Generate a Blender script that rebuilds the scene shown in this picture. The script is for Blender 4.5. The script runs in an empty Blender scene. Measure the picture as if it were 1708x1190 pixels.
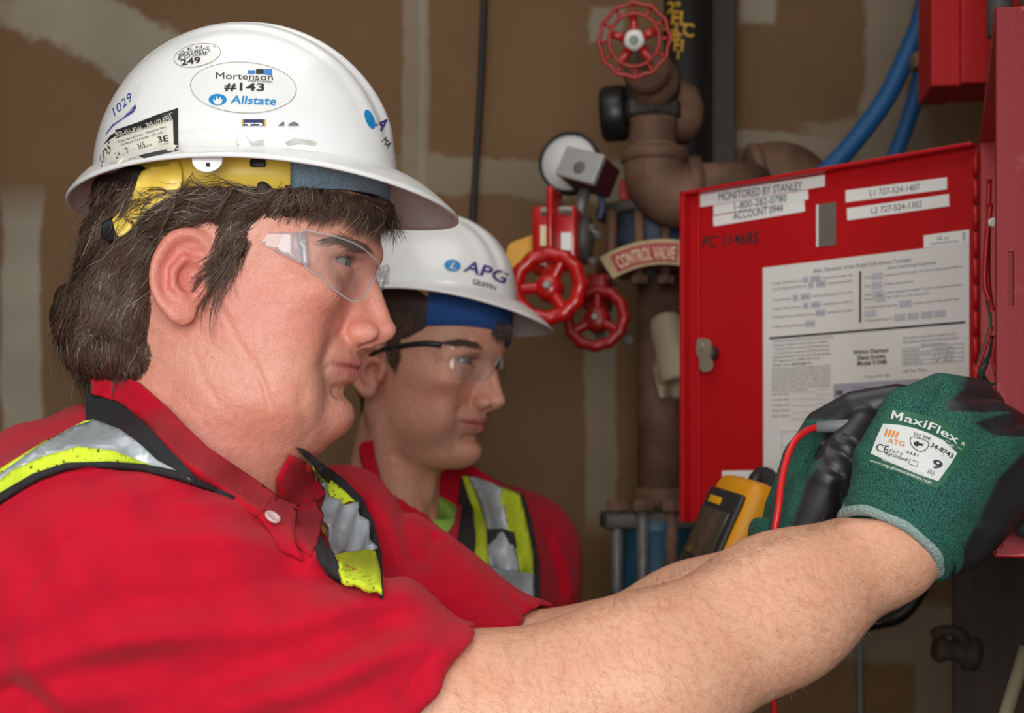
import bpy, bmesh, math, random
import numpy as np
from mathutils import Vector, Matrix
from mathutils.bvhtree import BVHTree
from mathutils.geometry import delaunay_2d_cdt

# ------------------------------------------------------------------ camera, light, exposure
F, CX, CY, H = 2400.0, 854.0, 800.0, 1.5        # focal length and horizon of the 1708x1190 frame
scene = bpy.context.scene
COL = scene.collection
cam_d = bpy.data.cameras.new('camera')
cam_d.sensor_width = 36.0
cam_d.lens = 36.0 * F / 1708.0
cam_d.shift_y = (CY - 595.0) / 1708.0
cam_d.dof.use_dof = True
cam_d.dof.focus_distance = 0.93
cam_d.dof.aperture_fstop = 11.0
cam_d.clip_start = 0.02
cam = bpy.data.objects.new('camera', cam_d)
COL.objects.link(cam)
cam.location = (0, 0, H)
cam.rotation_euler = (math.radians(90), 0, 0)
scene.camera = cam

world = bpy.data.worlds.new('world')
scene.world = world
world.use_nodes = True
world.node_tree.nodes['Background'].inputs[0].default_value = (0.86, 0.93, 1.0, 1)
world.node_tree.nodes['Background'].inputs[1].default_value = 0.55

def area_light(name, loc, target, size, power, color=(1, 1, 1), size_y=None):
    d = bpy.data.lights.new(name, 'AREA')
    d.energy = power
    d.color = color
    d.shape = 'RECTANGLE'
    d.size = size
    d.size_y = size_y or size
    o = bpy.data.objects.new(name, d)
    COL.objects.link(o)
    o.location = loc
    o.rotation_euler = (Vector(target) - Vector(loc)).to_track_quat('-Z', 'Y').to_euler()
    return o
area_light('bounce_flash', (-0.10, -0.80, 1.78), (0.0, 1.2, 1.55), 1.0, 31.0, (1.0, 0.985, 0.96))
area_light('overhead_fill_light', (-0.15, 1.0, 2.75), (-0.15, 1.2, 1.3), 0.9, 6.0, (1.0, 0.97, 0.92))  # added unseen fill lamp, not a fixture of the room

vs = scene.view_settings
vs.view_transform = 'Standard'
vs.look = 'None'
vs.gamma = 1.0
vs.use_curve_mapping = False
vs.exposure = -0.1
scene.display_settings.display_device = 'sRGB'

# ------------------------------------------------------------------ helpers: placing, meshes, names
def P(px, py, Y):
    return np.array([(px - CX) / F * Y, Y, H + (CY - py) / F * Y])
def PP(lst):
    return np.array([P(*q) for q in lst])

def thing(name, label, cat, loc=(0, 0, 0), group=None):
    o = bpy.data.objects.new(name, None)
    o.empty_display_size = 0.05
    COL.objects.link(o)
    o.location = loc
    o['label'] = label
    o['category'] = cat
    if group:
        o['group'] = group
    return o
def tag(o, label=None, cat=None, group=None, kind=None):
    if label: o['label'] = label
    if cat: o['category'] = cat
    if group: o['group'] = group
    if kind: o['kind'] = kind
    return o
def wloc(o):
    v = np.zeros(3)
    while o is not None:
        v += np.array(o.location[:])
        o = o.parent
    return v
def mk(name, verts, faces, mat, parent=None, smooth=True, cols=None, loc=None):
    """one mesh object; verts in world coordinates"""
    verts = np.asarray(verts, dtype=np.float64)
    base = wloc(parent) if parent is not None else np.zeros(3)
    org = np.zeros(3) if loc is None else np.asarray(loc, float) - base
    v = verts - base - org
    me = bpy.data.meshes.new(name)
    if isinstance(faces, np.ndarray):
        faces = faces.tolist()
    me.from_pydata(v.tolist(), [], faces)
    if smooth:
        me.polygons.foreach_set('use_smooth', np.ones(len(me.polygons), dtype=bool))
    if cols is not None:
        a = me.attributes.new('col', 'FLOAT_COLOR', 'POINT')
        c = np.ones((len(v), 4), dtype=np.float32)
        c[:, :3] = cols
        a.data.foreach_set('color', c.ravel())
    me.update()
    if mat is not None:
        me.materials.append(mat)
    o = bpy.data.objects.new(name, me)
    COL.objects.link(o)
    o.location = org
    if parent is not None:
        o.parent = parent
    return o

class MB:
    """collects shapes for one mesh"""
    def __init__(s): s.v = []; s.f = []; s.n = 0
    def add(s, v, f):
        v = np.asarray(v, float).reshape(-1, 3)
        f = np.asarray(f).tolist() if isinstance(f, np.ndarray) else f
        s.v.append(v)
        s.f += [[i + s.n for i in q] for q in f]
        s.n += len(v)
        return s
    def build(s, name, mat, parent=None, smooth=True, **k):
        return mk(name, np.concatenate(s.v), s.f, mat, parent, smooth, **k)

def frame_of(axis, up=(0, 0, 1)):
    z = np.asarray(axis, float); z = z / np.linalg.norm(z)
    u = np.asarray(up, float)
    if abs(np.dot(z, u) / np.linalg.norm(u)) > 0.95:
        u = np.array([1.0, 0, 0])
    x = np.cross(u, z); x /= np.linalg.norm(x)
    y = np.cross(z, x)
    return np.stack([x, y, z], 1)          # columns

def grid_faces(n, m, cu=False, cv=False):
    i = np.arange(n if cu else n - 1); j = np.arange(m if cv else m - 1)
    I, J = np.meshgrid(i, j, indexing='ij')
    I2 = (I + 1) % n; J2 = (J + 1) % m
    return np.stack([I * m + J, I2 * m + J, I2 * m + J2, I * m + J2], -1).reshape(-1, 4)

def box(c, s, R=None, bev=0.0):
    """bevelled box verts, faces"""
    bm = bmesh.new()
    bmesh.ops.create_cube(bm, size=1.0)
    bmesh.ops.scale(bm, vec=Vector(s), verts=bm.verts)
    if bev > 0:
        bmesh.ops.bevel(bm, geom=list(bm.edges), offset=bev, segments=2, affect='EDGES', profile=0.5)
    bm.verts.ensure_lookup_table()
    v = np.array([q.co[:] for q in bm.verts])
    f = [[q.index for q in p.verts] for p in bm.faces]
    bm.free()
    if R is not None:
        v = v @ np.asarray(R).T
    return v + np.asarray(c), f

def lathe(profile, c, axis, n=28, cap=True, up=(0, 0, 1)):
    """profile [(r, h)...] along the axis from point c"""
    R = frame_of(axis, up)
    th = np.linspace(0, 2 * math.pi, n, endpoint=False)
    pts = []
    for r, h in profile:
        pts.append(np.stack([r * np.cos(th), r * np.sin(th), np.full(n, h)], 1))
    v = np.concatenate(pts)
    f = grid_faces(len(profile), n, False, True)[:, ::-1].tolist()
    if cap:
        f.append(list(range(n))[::-1])
        f.append(list(range((len(profile) - 1) * n, len(profile) * n)))
    return v @ R.T + np.asarray(c), f

def catmull(pts, n=8, closed=False):
    p = np.asarray(pts, float)
    if closed:
        p = np.concatenate([p[-1:], p, p[:2]])
    else:
        p = np.concatenate([2 * p[:1] - p[1:2], p, 2 * p[-1:] - p[-2:-1]])
    out = []
    for i in range(1, len(p) - 2):
        t = np.linspace(0, 1, n, endpoint=False)[:, None]
        a, b, c, d = p[i - 1], p[i], p[i + 1], p[i + 2]
        out.append(0.5 * (2 * b + (c - a) * t + (2 * a - 5 * b + 4 * c - d) * t ** 2 + (3 * b - a - 3 * c + d) * t ** 3))
    if not closed:
        out.append(p[-2][None])
    return np.concatenate(out)

def tube(path, r, n=12, cap=True):
    p = np.asarray(path, float)
    r = np.broadcast_to(np.asarray(r, float), (len(p),))
    t = np.gradient(p, axis=0); t /= np.linalg.norm(t, axis=1)[:, None] + 1e-12
    R = frame_of(t[0]); x = R[:, 0]
    th = np.linspace(0, 2 * math.pi, n, endpoint=False)
    v = []
    for i in range(len(p)):
        x = x - np.dot(x, t[i]) * t[i]; x /= np.linalg.norm(x)
        y = np.cross(t[i], x)
        v.append(p[i] + r[i] * (np.cos(th)[:, None] * x + np.sin(th)[:, None] * y))
    f = grid_faces(len(p), n, False, True)[:, ::-1].tolist()
    if cap:
        f.append(list(range(n))); f.append(list(range((len(p) - 1) * n, len(p) * n))[::-1])
    return np.concatenate(v), f

# ------------------------------------------------------------------ signed distance modelling
def ell(p, c, r):
    q = (p - np.asarray(c, np.float32)) / np.asarray(r, np.float32)
    k0 = np.sqrt((q * q).sum(1)) + 1e-6
    q = q / np.asarray(r, np.float32)
    k1 = np.sqrt((q * q).sum(1)) + 1e-9
    return k0 * (k0 - 1) / k1
def rell(p, c, r, R):
    return ell((p - np.asarray(c, np.float32)) @ np.asarray(R, np.float32), (0, 0, 0), r)
def cap(p, a, b, ra, rb=None):
    rb = ra if rb is None else rb
    a = np.asarray(a, np.float32); b = np.asarray(b, np.float32)
    d = b - a
    t = np.clip(((p - a) @ d) / (d @ d + 1e-12), 0, 1)
    q = p - a - t[:, None] * d
    return np.sqrt((q * q).sum(1)) - (ra + (rb - ra) * t)
def chain(p, pts, rs):
    rs = np.broadcast_to(np.asarray(rs, float), (len(pts),))
    o = None
    for i in range(len(pts) - 1):
        d = cap(p, pts[i], pts[i + 1], rs[i], rs[i + 1])
        o = d if o is None else np.minimum(o, d)
    return o
def smin(a, b, k):
    h = np.maximum(k - np.abs(a - b), 0) / k
    return np.minimum(a, b) - h * h * k * 0.25
def smax(a, b, k):
    return -smin(-a, -b, k)

def mesh_sdf(f, lo, hi, h, B=8):
    lo = np.asarray(lo, np.float64); hi = np.asarray(hi, np.float64)
    nb = np.maximum(1, np.ceil((hi - lo) / h / B).astype(int))
    dim = nb * B
    ii = np.stack(np.meshgrid(*[np.arange(k) for k in nb], indexing='ij'), -1).reshape(-1, 3)
    cen = (lo + (ii * B + (B - 1) / 2) * h).astype(np.float32)
    d = f(cen)
    G = np.repeat(np.repeat(np.repeat(np.where(d < 0, -1e3, 1e3).astype(np.float32).reshape(nb), B, 0), B, 1), B, 2)
    act = ii[np.abs(d) < B * h * 1.35]
    o = np.stack(np.meshgrid(*[np.arange(B)] * 3, indexing='ij'), -1).reshape(-1, 3)
    for s in range(0, len(act), 512):
        idx = (act[s:s + 512, None, :] * B + o[None]).reshape(-1, 3)
        G[idx[:, 0], idx[:, 1], idx[:, 2]] = f((lo + idx * h).astype(np.float32))
    S = G < 0
    c = [S[a:dim[0] - 1 + a, b:dim[1] - 1 + b, e:dim[2] - 1 + e] for a in (0, 1) for b in (0, 1) for e in (0, 1)]
    alls = c[0].copy(); anys = c[0].copy()
    for q in c[1:]:
        alls &= q; anys |= q
    cell = np.argwhere(anys & ~alls)
    cr = np.array([(a, b, e) for a in (0, 1) for b in (0, 1) for e in (0, 1)])
    val = np.stack([G[cell[:, 0] + a, cell[:, 1] + b, cell[:, 2] + e] for a, b, e in cr], 1)
    acc = np.zeros((len(cell), 3)); cnt = np.zeros(len(cell))
    for i in range(8):
        for j in range(i + 1, 8):
            if np.abs(cr[i] - cr[j]).sum() != 1:
                continue
            m = (val[:, i] < 0) != (val[:, j] < 0)
            vi = np.clip(val[m, i], -3 * h, 3 * h); vj = np.clip(val[m, j], -3 * h, 3 * h)
            t = vi / (vi - vj)
            acc[m] += cr[i] + t[:, None] * (cr[j] - cr[i]); cnt[m] += 1
    V = lo + (cell + acc / cnt[:, None]) * h
    idm = np.full(dim - 1, -1, np.int32)
    idm[cell[:, 0], cell[:, 1], cell[:, 2]] = np.arange(len(cell))
    faces = []
    for ax in range(3):
        u, w = (ax + 1) % 3, (ax + 2) % 3
        s0 = [slice(1, dim[k] - 1) for k in range(3)]; s1 = list(s0)
        s0[ax] = slice(0, dim[ax] - 1); s1[ax] = slice(1, dim[ax])
        a = S[tuple(s0)]; b = S[tuple(s1)]
        for flip, m in ((False, a & ~b), (True, b & ~a)):
            e = np.argwhere(m)
            if not len(e):
                continue
            off = np.ones(3, int); off[ax] = 0
            e = e + off
            def g(du, dw):
                k = e.copy(); k[:, u] -= du; k[:, w] -= dw
                return idm[k[:, 0], k[:, 1], k[:, 2]]
            q = np.stack([g(1, 1), g(0, 1), g(0, 0), g(1, 0)], 1)
            if flip:
                q = q[:, ::-1]
            faces.append(q)
    faces = np.concatenate(faces)
    return V, faces[(faces >= 0).all(1)]

def bvh_of(V, Fc):
    return BVHTree.FromPolygons([Vector(v) for v in V], Fc.tolist() if isinstance(Fc, np.ndarray) else Fc)

CAM = Vector((0, 0, H))
def ray_px(px, py):
    return Vector(((px - CX) / F, 1.0, (CY - py) / F)).normalized()

def drape_pts(pts2, bvh, off, fallback=None):
    """points seen at these places of the view, laid on a surface and lifted off it"""
    out = []; nor = []; last = None
    for x, y in pts2:
        d = ray_px(x, y)
        loc, n, i, dist = bvh.ray_cast(CAM, d)
        if loc is None:
            if fallback is not None:
                loc = CAM + d * (fallback / d.y); n = Vector((0, -1, 0))
            elif last is not None:
                loc = CAM + d * (last / d.y); n = Vector((0, -1, 0))
            else:
                loc = CAM + d; n = Vector((0, -1, 0))
        else:
            last = loc.y
            if n.dot(d) > 0: n = -n
        out.append(loc - d * off); nor.append(n)
    return np.array([v[:] for v in out]), np.array([v[:] for v in nor])

def inside(pts, poly):
    x, y = pts[:, 0], pts[:, 1]
    c = np.zeros(len(pts), bool)
    j = len(poly) - 1
    for i in range(len(poly)):
        xi, yi = poly[i]; xj, yj = poly[j]
        if yi != yj:
            c ^= ((yi > y) != (yj > y)) & (x < (xj - xi) * (y - yi) / (yj - yi) + xi)
        j = i
    return c

def fill2(poly, step):
    """triangulated flat polygon with inner points"""
    poly = np.asarray(poly, float)
    P2 = []
    n = len(poly)
    for i in range(n):
        a, b = poly[i], poly[(i + 1) % n]
        k = max(1, int(np.linalg.norm(b - a) / step))
        for t in range(k):
            P2.append(a + (b - a) * t / k)
    bd = np.array(P2)
    lo, hi = bd.min(0), bd.max(0)
    gx, gy = np.meshgrid(np.arange(lo[0] + step / 2, hi[0], step), np.arange(lo[1] + step / 2, hi[1], step))
    g = np.stack([gx.ravel(), gy.ravel()], 1)
    if len(g):
        g = g[inside(g, bd)]
        dd = np.min(np.linalg.norm(g[:, None] - bd[None], axis=2), axis=1) if len(g) * len(bd) < 3e7 else np.full(len(g), 9e9)
        g = g[dd > step * 0.45]
    allp = np.concatenate([bd, g]) if len(g) else bd
    ed = [(i, (i + 1) % len(bd)) for i in range(len(bd))]
    v, e, f, *_ = delaunay_2d_cdt([Vector(p) for p in allp], ed, [], 1, 1e-5)
    return np.array([p[:] for p in v]), [list(q) for q in f], len(bd)

def boundary(faces):
    cnt = {}
    for f in faces:
        for i in range(len(f)):
            a, b = f[i], f[(i + 1) % len(f)]
            cnt[(a, b)] = cnt.get((a, b), 0) + 1
    return [(a, b) for (a, b) in cnt if (b, a) not in cnt]

def solid_sheet(V, Fc, N, th):
    """sheet with thickness th (towards -N)"""
    n = len(V)
    W = np.concatenate([V, V - N * th])
    f = [list(q) for q in Fc] + [[i + n for i in q][::-1] for q in Fc]
    f += [[b, a, a + n, b + n] for a, b in boundary(Fc)]
    return W, f

def orient(V, Fc):
    """make faces look at the camera"""
    out = []
    c0 = np.array([0, 0, H])
    for f in Fc:
        a, b, c = V[f[0]], V[f[1]], V[f[2]]
        nn = np.cross(b - a, c - a)
        out.append(f if np.dot(nn, c0 - a) > 0 else f[::-1])
    return out

def drape(name, poly, bvh, mat, parent, off=0.003, th=0.002, step=10, smooth_poly=0, ripple=None, fallback=None, relax=12):
    if smooth_poly:
        poly = catmull(poly, smooth_poly, True)
    v2, f, nb = fill2(poly, step)
    V, N = drape_pts(v2, bvh, off, fallback)
    for _ in range(3):                     # steady the normals
        acc = N.copy()
        for q in f:
            m = N[q].mean(0)
            for i in q: acc[i] += m
        N = acc / (np.linalg.norm(acc, axis=1)[:, None] + 1e-9)
    o0 = np.array([0, 0, H])               # even out the depth along each line of sight, never sinking into the surface
    D = V - o0; t0 = D[:, 1].copy(); D = D / t0[:, None]; t = t0.copy()
    nbr = [(q[i], q[(i + 1) % 3]) for q in f for i in range(3)]
    na = np.array([a for a, b in nbr] + [b for a, b in nbr]); nb_ = np.array([b for a, b in nbr] + [a for a, b in nbr])
    cn = np.bincount(na, minlength=len(t))
    for _ in range(relax):
        t = np.minimum(np.bincount(na, t[nb_], minlength=len(t)) / np.maximum(cn, 1), t0)
    V = o0 + D * t[:, None]
    if ripple is not None:
        V = V + N * ripple(v2)[:, None]
    f = orient(V, f)
    W, f = solid_sheet(V, f, N, th)
    return mk(name, W, f, mat, parent)

_tc = {}
def text2(s, bold=0.0, align='LEFT'):
    """flat lettering as 2-D mesh, cap height about 0.7"""
    key = (s, bold, align)
    if key not in _tc:
        c = bpy.data.curves.new('lettering', 'FONT')
        c.body = s; c.align_x = align; c.resolution_u = 3; c.offset = bold; c.fill_mode = 'FRONT'
        o = bpy.data.objects.new('lettering', c)
        COL.objects.link(o)
        dg = bpy.context.evaluated_depsgraph_get()
        me = bpy.data.meshes.new_from_object(o.evaluated_get(dg))
        v = np.array([q.co[:2] for q in me.vertices]).reshape(-1, 2)
        f = [list(p.vertices) for p in me.polygons]
        bpy.data.objects.remove(o); bpy.data.curves.remove(c); bpy.data.meshes.remove(me)
        _tc[key] = (v, f)
    return _tc[key]

def text_on(name, s, org, ux, uy, mat, parent, mapper, bold=0.0, fit=None):
    """lettering on a surface: org + u*ux - v*uy in view pixels (or any 2-D frame) through mapper"""
    v, f = text2(s, bold)
    if not len(v): return None
    if fit:
        w = v[:, 0].max() - v[:, 0].min()
        v = np.stack([(v[:, 0] - v[:, 0].min()) / w, v[:, 1] / 0.72], 1)
    q = np.asarray(org, float) + v[:, :1] * np.asarray(ux, float) + v[:, 1:] * np.asarray(uy, float)
    W = mapper(q)
    return mk(name, W, orient(W, f), mat, parent, smooth=False)

def ribbons(paths, nrm, width, taper=0.75):
    """paths (N,K,3), normals (N,K,3) -> thin flat strands"""
    N, K, _ = paths.shape
    t = np.gradient(paths, axis=1)
    s = np.cross(t, nrm); s /= np.linalg.norm(s, axis=2)[:, :, None] + 1e-12
    w = np.broadcast_to(np.asarray(width, float).reshape(-1, 1), (N, K)) * (1 - taper * np.linspace(0, 1, K)[None] ** 2)
    V = np.stack([paths - s * w[:, :, None] / 2, paths + s * w[:, :, None] / 2], 2).reshape(-1, 3)
    b = (np.arange(N)[:, None] * K + np.arange(K - 1)[None]).reshape(-1) * 2
    return V, np.stack([b, b + 1, b + 3, b + 2], 1)
# ------------------------------------------------------------------ materials
def lin(c):
    c = np.asarray(c, float) / 255.0
    return np.where(c <= 0.04045, c / 12.92, ((c + 0.055) / 1.055) ** 2.4)
def nt(name):
    m = bpy.data.materials.new(name)
    m.use_nodes = True
    t = m.node_tree
    return m, t, t.nodes['Principled BSDF']
def setc(b, rgb):
    b.inputs['Base Color'].default_value = (*lin(rgb), 1)
def mat(name, rgb, rough=0.5, metal=0.0, var=0.0, var_scale=20.0, bump=0.0, bump_scale=200.0, rgb2=None,
        spec=0.5, coat=0.0, attr=False, sss=0.0, stretch=None, sheen=0.0, detail=4.0, thr=None):
    """plain procedural material: base colour with noise variation and fine relief"""
    m, t, b = nt(name)
    setc(b, rgb)
    b.inputs['Roughness'].default_value = rough
    b.inputs['Metallic'].default_value = metal
    b.inputs['Specular IOR Level'].default_value = spec
    b.inputs['Coat Weight'].default_value = coat
    b.inputs['Sheen Weight'].default_value = sheen
    if sss:
        b.inputs['Subsurface Weight'].default_value = sss
        b.inputs['Subsurface Radius'].default_value = (1.0, 0.35, 0.2)
        b.inputs['Subsurface Scale'].default_value = 0.006
    L = t.links.new
    tc = t.nodes.new('ShaderNodeTexCoord')
    co = tc.outputs['Object']
    if stretch is not None:
        mp = t.nodes.new('ShaderNodeMapping'); mp.inputs['Scale'].default_value = stretch
        L(co, mp.inputs['Vector']); co = mp.outputs['Vector']
    src = None
    if attr:
        a = t.nodes.new('ShaderNodeAttribute'); a.attribute_name = 'col'
        src = a.outputs['Color']
        L(src, b.inputs['Base Color'])
    if var or rgb2 is not None:
        nz = t.nodes.new('ShaderNodeTexNoise'); nz.inputs['Scale'].default_value = var_scale; nz.inputs['Detail'].default_value = detail
        L(co, nz.inputs['Vector'])
        rp = t.nodes.new('ShaderNodeValToRGB')
        lo, hi = thr or (0.3, 0.7)
        rp.color_ramp.elements[0].position = lo; rp.color_ramp.elements[1].position = hi
        mx = t.nodes.new('ShaderNodeMix'); mx.data_type = 'RGBA'
        if rgb2 is not None:
            rp.color_ramp.elements[0].color = (0, 0, 0, 1); rp.color_ramp.elements[1].color = (1, 1, 1, 1)
            L(nz.outputs['Fac'], rp.inputs['Fac']); L(rp.outputs['Color'], mx.inputs['Factor'])
            mx.inputs['A'].default_value = (*lin(rgb), 1); mx.inputs['B'].default_value = (*lin(rgb2), 1)
            if src: L(src, mx.inputs['A'])
        else:
            mx.blend_type = 'MULTIPLY'; mx.inputs['Factor'].default_value = 1.0
            rp.color_ramp.elements[0].color = (1 - var, 1 - var, 1 - var, 1); rp.color_ramp.elements[1].color = (1 + var, 1 + var, 1 + var, 1)
            L(nz.outputs['Fac'], rp.inputs['Fac']); L(rp.outputs['Color'], mx.inputs['B'])
            mx.inputs['A'].default_value = (*lin(rgb), 1)
            if src: L(src, mx.inputs['A'])
        L(mx.outputs['Result'], b.inputs['Base Color'])
    if bump:
        n2 = t.nodes.new('ShaderNodeTexNoise'); n2.inputs['Scale'].default_value = bump_scale; n2.inputs['Detail'].default_value = 3
        L(co, n2.inputs['Vector'])
        bp = t.nodes.new('ShaderNodeBump'); bp.inputs['Strength'].default_value = bump; bp.inputs['Distance'].default_value = 0.002
        L(n2.outputs['Fac'], bp.inputs['Height']); L(bp.outputs['Normal'], b.inputs['Normal'])
    return m

def clear_plastic(name, tint=(0.96, 0.97, 0.975), haze=0.012):
    m, t, b = nt(name)
    t.nodes.remove(b)
    out = t.nodes['Material Output']
    tr = t.nodes.new('ShaderNodeBsdfTransparent'); tr.inputs[0].default_value = (*tint, 1)
    gl = t.nodes.new('ShaderNodeBsdfGlossy'); gl.inputs['Roughness'].default_value = 0.06
    df = t.nodes.new('ShaderNodeBsdfDiffuse'); df.inputs[0].default_value = (0.8, 0.84, 0.86, 1)
    lw = t.nodes.new('ShaderNodeLayerWeight'); lw.inputs[0].default_value = 0.5
    pw = t.nodes.new('ShaderNodeMath'); pw.operation = 'POWER'; pw.inputs[1].default_value = 4.0
    fr = t.nodes.new('ShaderNodeMath'); fr.operation = 'MULTIPLY_ADD'; fr.inputs[1].default_value = 0.5; fr.inputs[2].default_value = 0.045
    t.links.new(lw.outputs['Facing'], pw.inputs[0]); t.links.new(pw.outputs[0], fr.inputs[0])
    m1 = t.nodes.new('ShaderNodeMixShader'); m2 = t.nodes.new('ShaderNodeMixShader')
    m2.inputs[0].default_value = haze
    L = t.links.new
    L(fr.outputs[0], m1.inputs[0]); L(tr.outputs[0], m1.inputs[1]); L(gl.outputs[0], m1.inputs[2])
    L(m1.outputs[0], m2.inputs[1]); L(df.outputs[0], m2.inputs[2]); L(m2.outputs[0], out.inputs['Surface'])
    return m

M = {}
def skin_mat():
    """living skin: colour from the body, blotches, fine red mottling and pores"""
    m, t, b = nt('skin')
    L = t.links.new; N = t.nodes.new
    tc = N('ShaderNodeTexCoord'); at = N('ShaderNodeAttribute'); at.attribute_name = 'col'
    def noise(sc, det):
        n = N('ShaderNodeTexNoise'); n.inputs['Scale'].default_value = sc; n.inputs['Detail'].default_value = det
        L(tc.outputs['Object'], n.inputs['Vector']); return n.outputs['Fac']
    def mixc(fac, lo, hi, amt, src, tintc):
        r = N('ShaderNodeMapRange'); r.inputs['From Min'].default_value = lo; r.inputs['From Max'].default_value = hi; r.inputs['To Max'].default_value = amt
        L(fac, r.inputs['Value'])
        x = N('ShaderNodeMix'); x.data_type = 'RGBA'; x.blend_type = 'MULTIPLY'
        L(r.outputs[0], x.inputs['Factor']); L(src, x.inputs['A']); x.inputs['B'].default_value = (*tintc, 1)
        return x.outputs['Result']
    c = mixc(noise(38, 4), .42, .70, .55, at.outputs['Color'], (.96, .80, .76))
    c = mixc(noise(260, 3), .45, .68, .6, c, (.93, .78, .74))
    c = mixc(noise(900, 2), .5, .7, .5, c, (.90, .84, .80))
    L(c, b.inputs['Base Color'])
    b.inputs['Roughness'].default_value = .40; b.inputs['Specular IOR Level'].default_value = .42
    b.inputs['Subsurface Weight'].default_value = .12; b.inputs['Subsurface Radius'].default_value = (1.0, .35, .2); b.inputs['Subsurface Scale'].default_value = .006
    p1_ = N('ShaderNodeBump'); p1_.inputs['Strength'].default_value = .35; p1_.inputs['Distance'].default_value = .0012; L(noise(800, 3), p1_.inputs['Height'])
    p2_ = N('ShaderNodeBump'); p2_.inputs['Strength'].default_value = .25; p2_.inputs['Distance'].default_value = .004; L(noise(110, 3), p2_.inputs['Height'])
    L(p2_.outputs['Normal'], p1_.inputs['Normal']); L(p1_.outputs['Normal'], b.inputs['Normal'])
    return m
M['skin'] = skin_mat()
M['hair'] = mat('hair_strands', (58, 46, 38), 0.55, attr=True, spec=0.3)
M['eye'] = mat('eyeball', (235, 230, 225), 0.15, attr=True, coat=0.6)
M['white_plastic'] = mat('white_hard_hat_shell', (232, 233, 232), 0.28, var=0.03, var_scale=30, coat=0.25, bump=0.02, bump_scale=300)
M['brim_lining'] = M['white_plastic']
M['yellow_plastic'] = mat('yellow_suspension_plastic', (240, 206, 84), 0.4, var=0.06, var_scale=40)
M['blue_terry'] = mat('grey_blue_terry_cloth', (140, 166, 182), 0.95, var=0.25, var_scale=900, bump=0.9, bump_scale=1200)
M['blue_cloth'] = mat('dark_blue_cloth', (40, 84, 150), 0.9, var=0.15, var_scale=200, bump=0.4, bump_scale=900)
M['black_plastic'] = mat('black_plastic', (26, 26, 27), 0.4, var=0.1)
M['black_cloth'] = mat('black_binding_cloth', (38, 38, 41), 0.85, var=0.15, var_scale=300, bump=0.5, bump_scale=1500)
M['red_cloth'] = mat('red_polo_knit', (190, 12, 40), 0.9, var=0.06, var_scale=60, bump=0.35, bump_scale=1600, sheen=0.06, spec=.2)
M['red_rib'] = mat('red_ribbed_knit', (188, 10, 38), 0.9, var=0.08, var_scale=80, bump=0.5, bump_scale=1300, sheen=0.06, spec=.2)
M['lime_shirt'] = mat('lime_tee_cloth', (158, 218, 92), 0.9, var=0.04)
M['silver'] = mat('silver_reflective_tape', (176, 184, 190), 0.38, metal=0.25, var=0.16, var_scale=35, bump=0.35, bump_scale=120)
M['clear'] = clear_plastic('clear_lens_plastic')
M['clear_frost'] = clear_plastic('frosted_temple_plastic', (0.92, 0.92, 0.93), 0.22)
M['ink'] = mat('black_ink', (35, 34, 36), 0.6, var=0.2, var_scale=300)
M['ink_grey'] = mat('grey_print', (110, 110, 112), 0.7, var=0.1)
M['paper'] = mat('white_sticker_film', (236, 236, 234), 0.35, var=0.02, var_scale=30)
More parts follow.
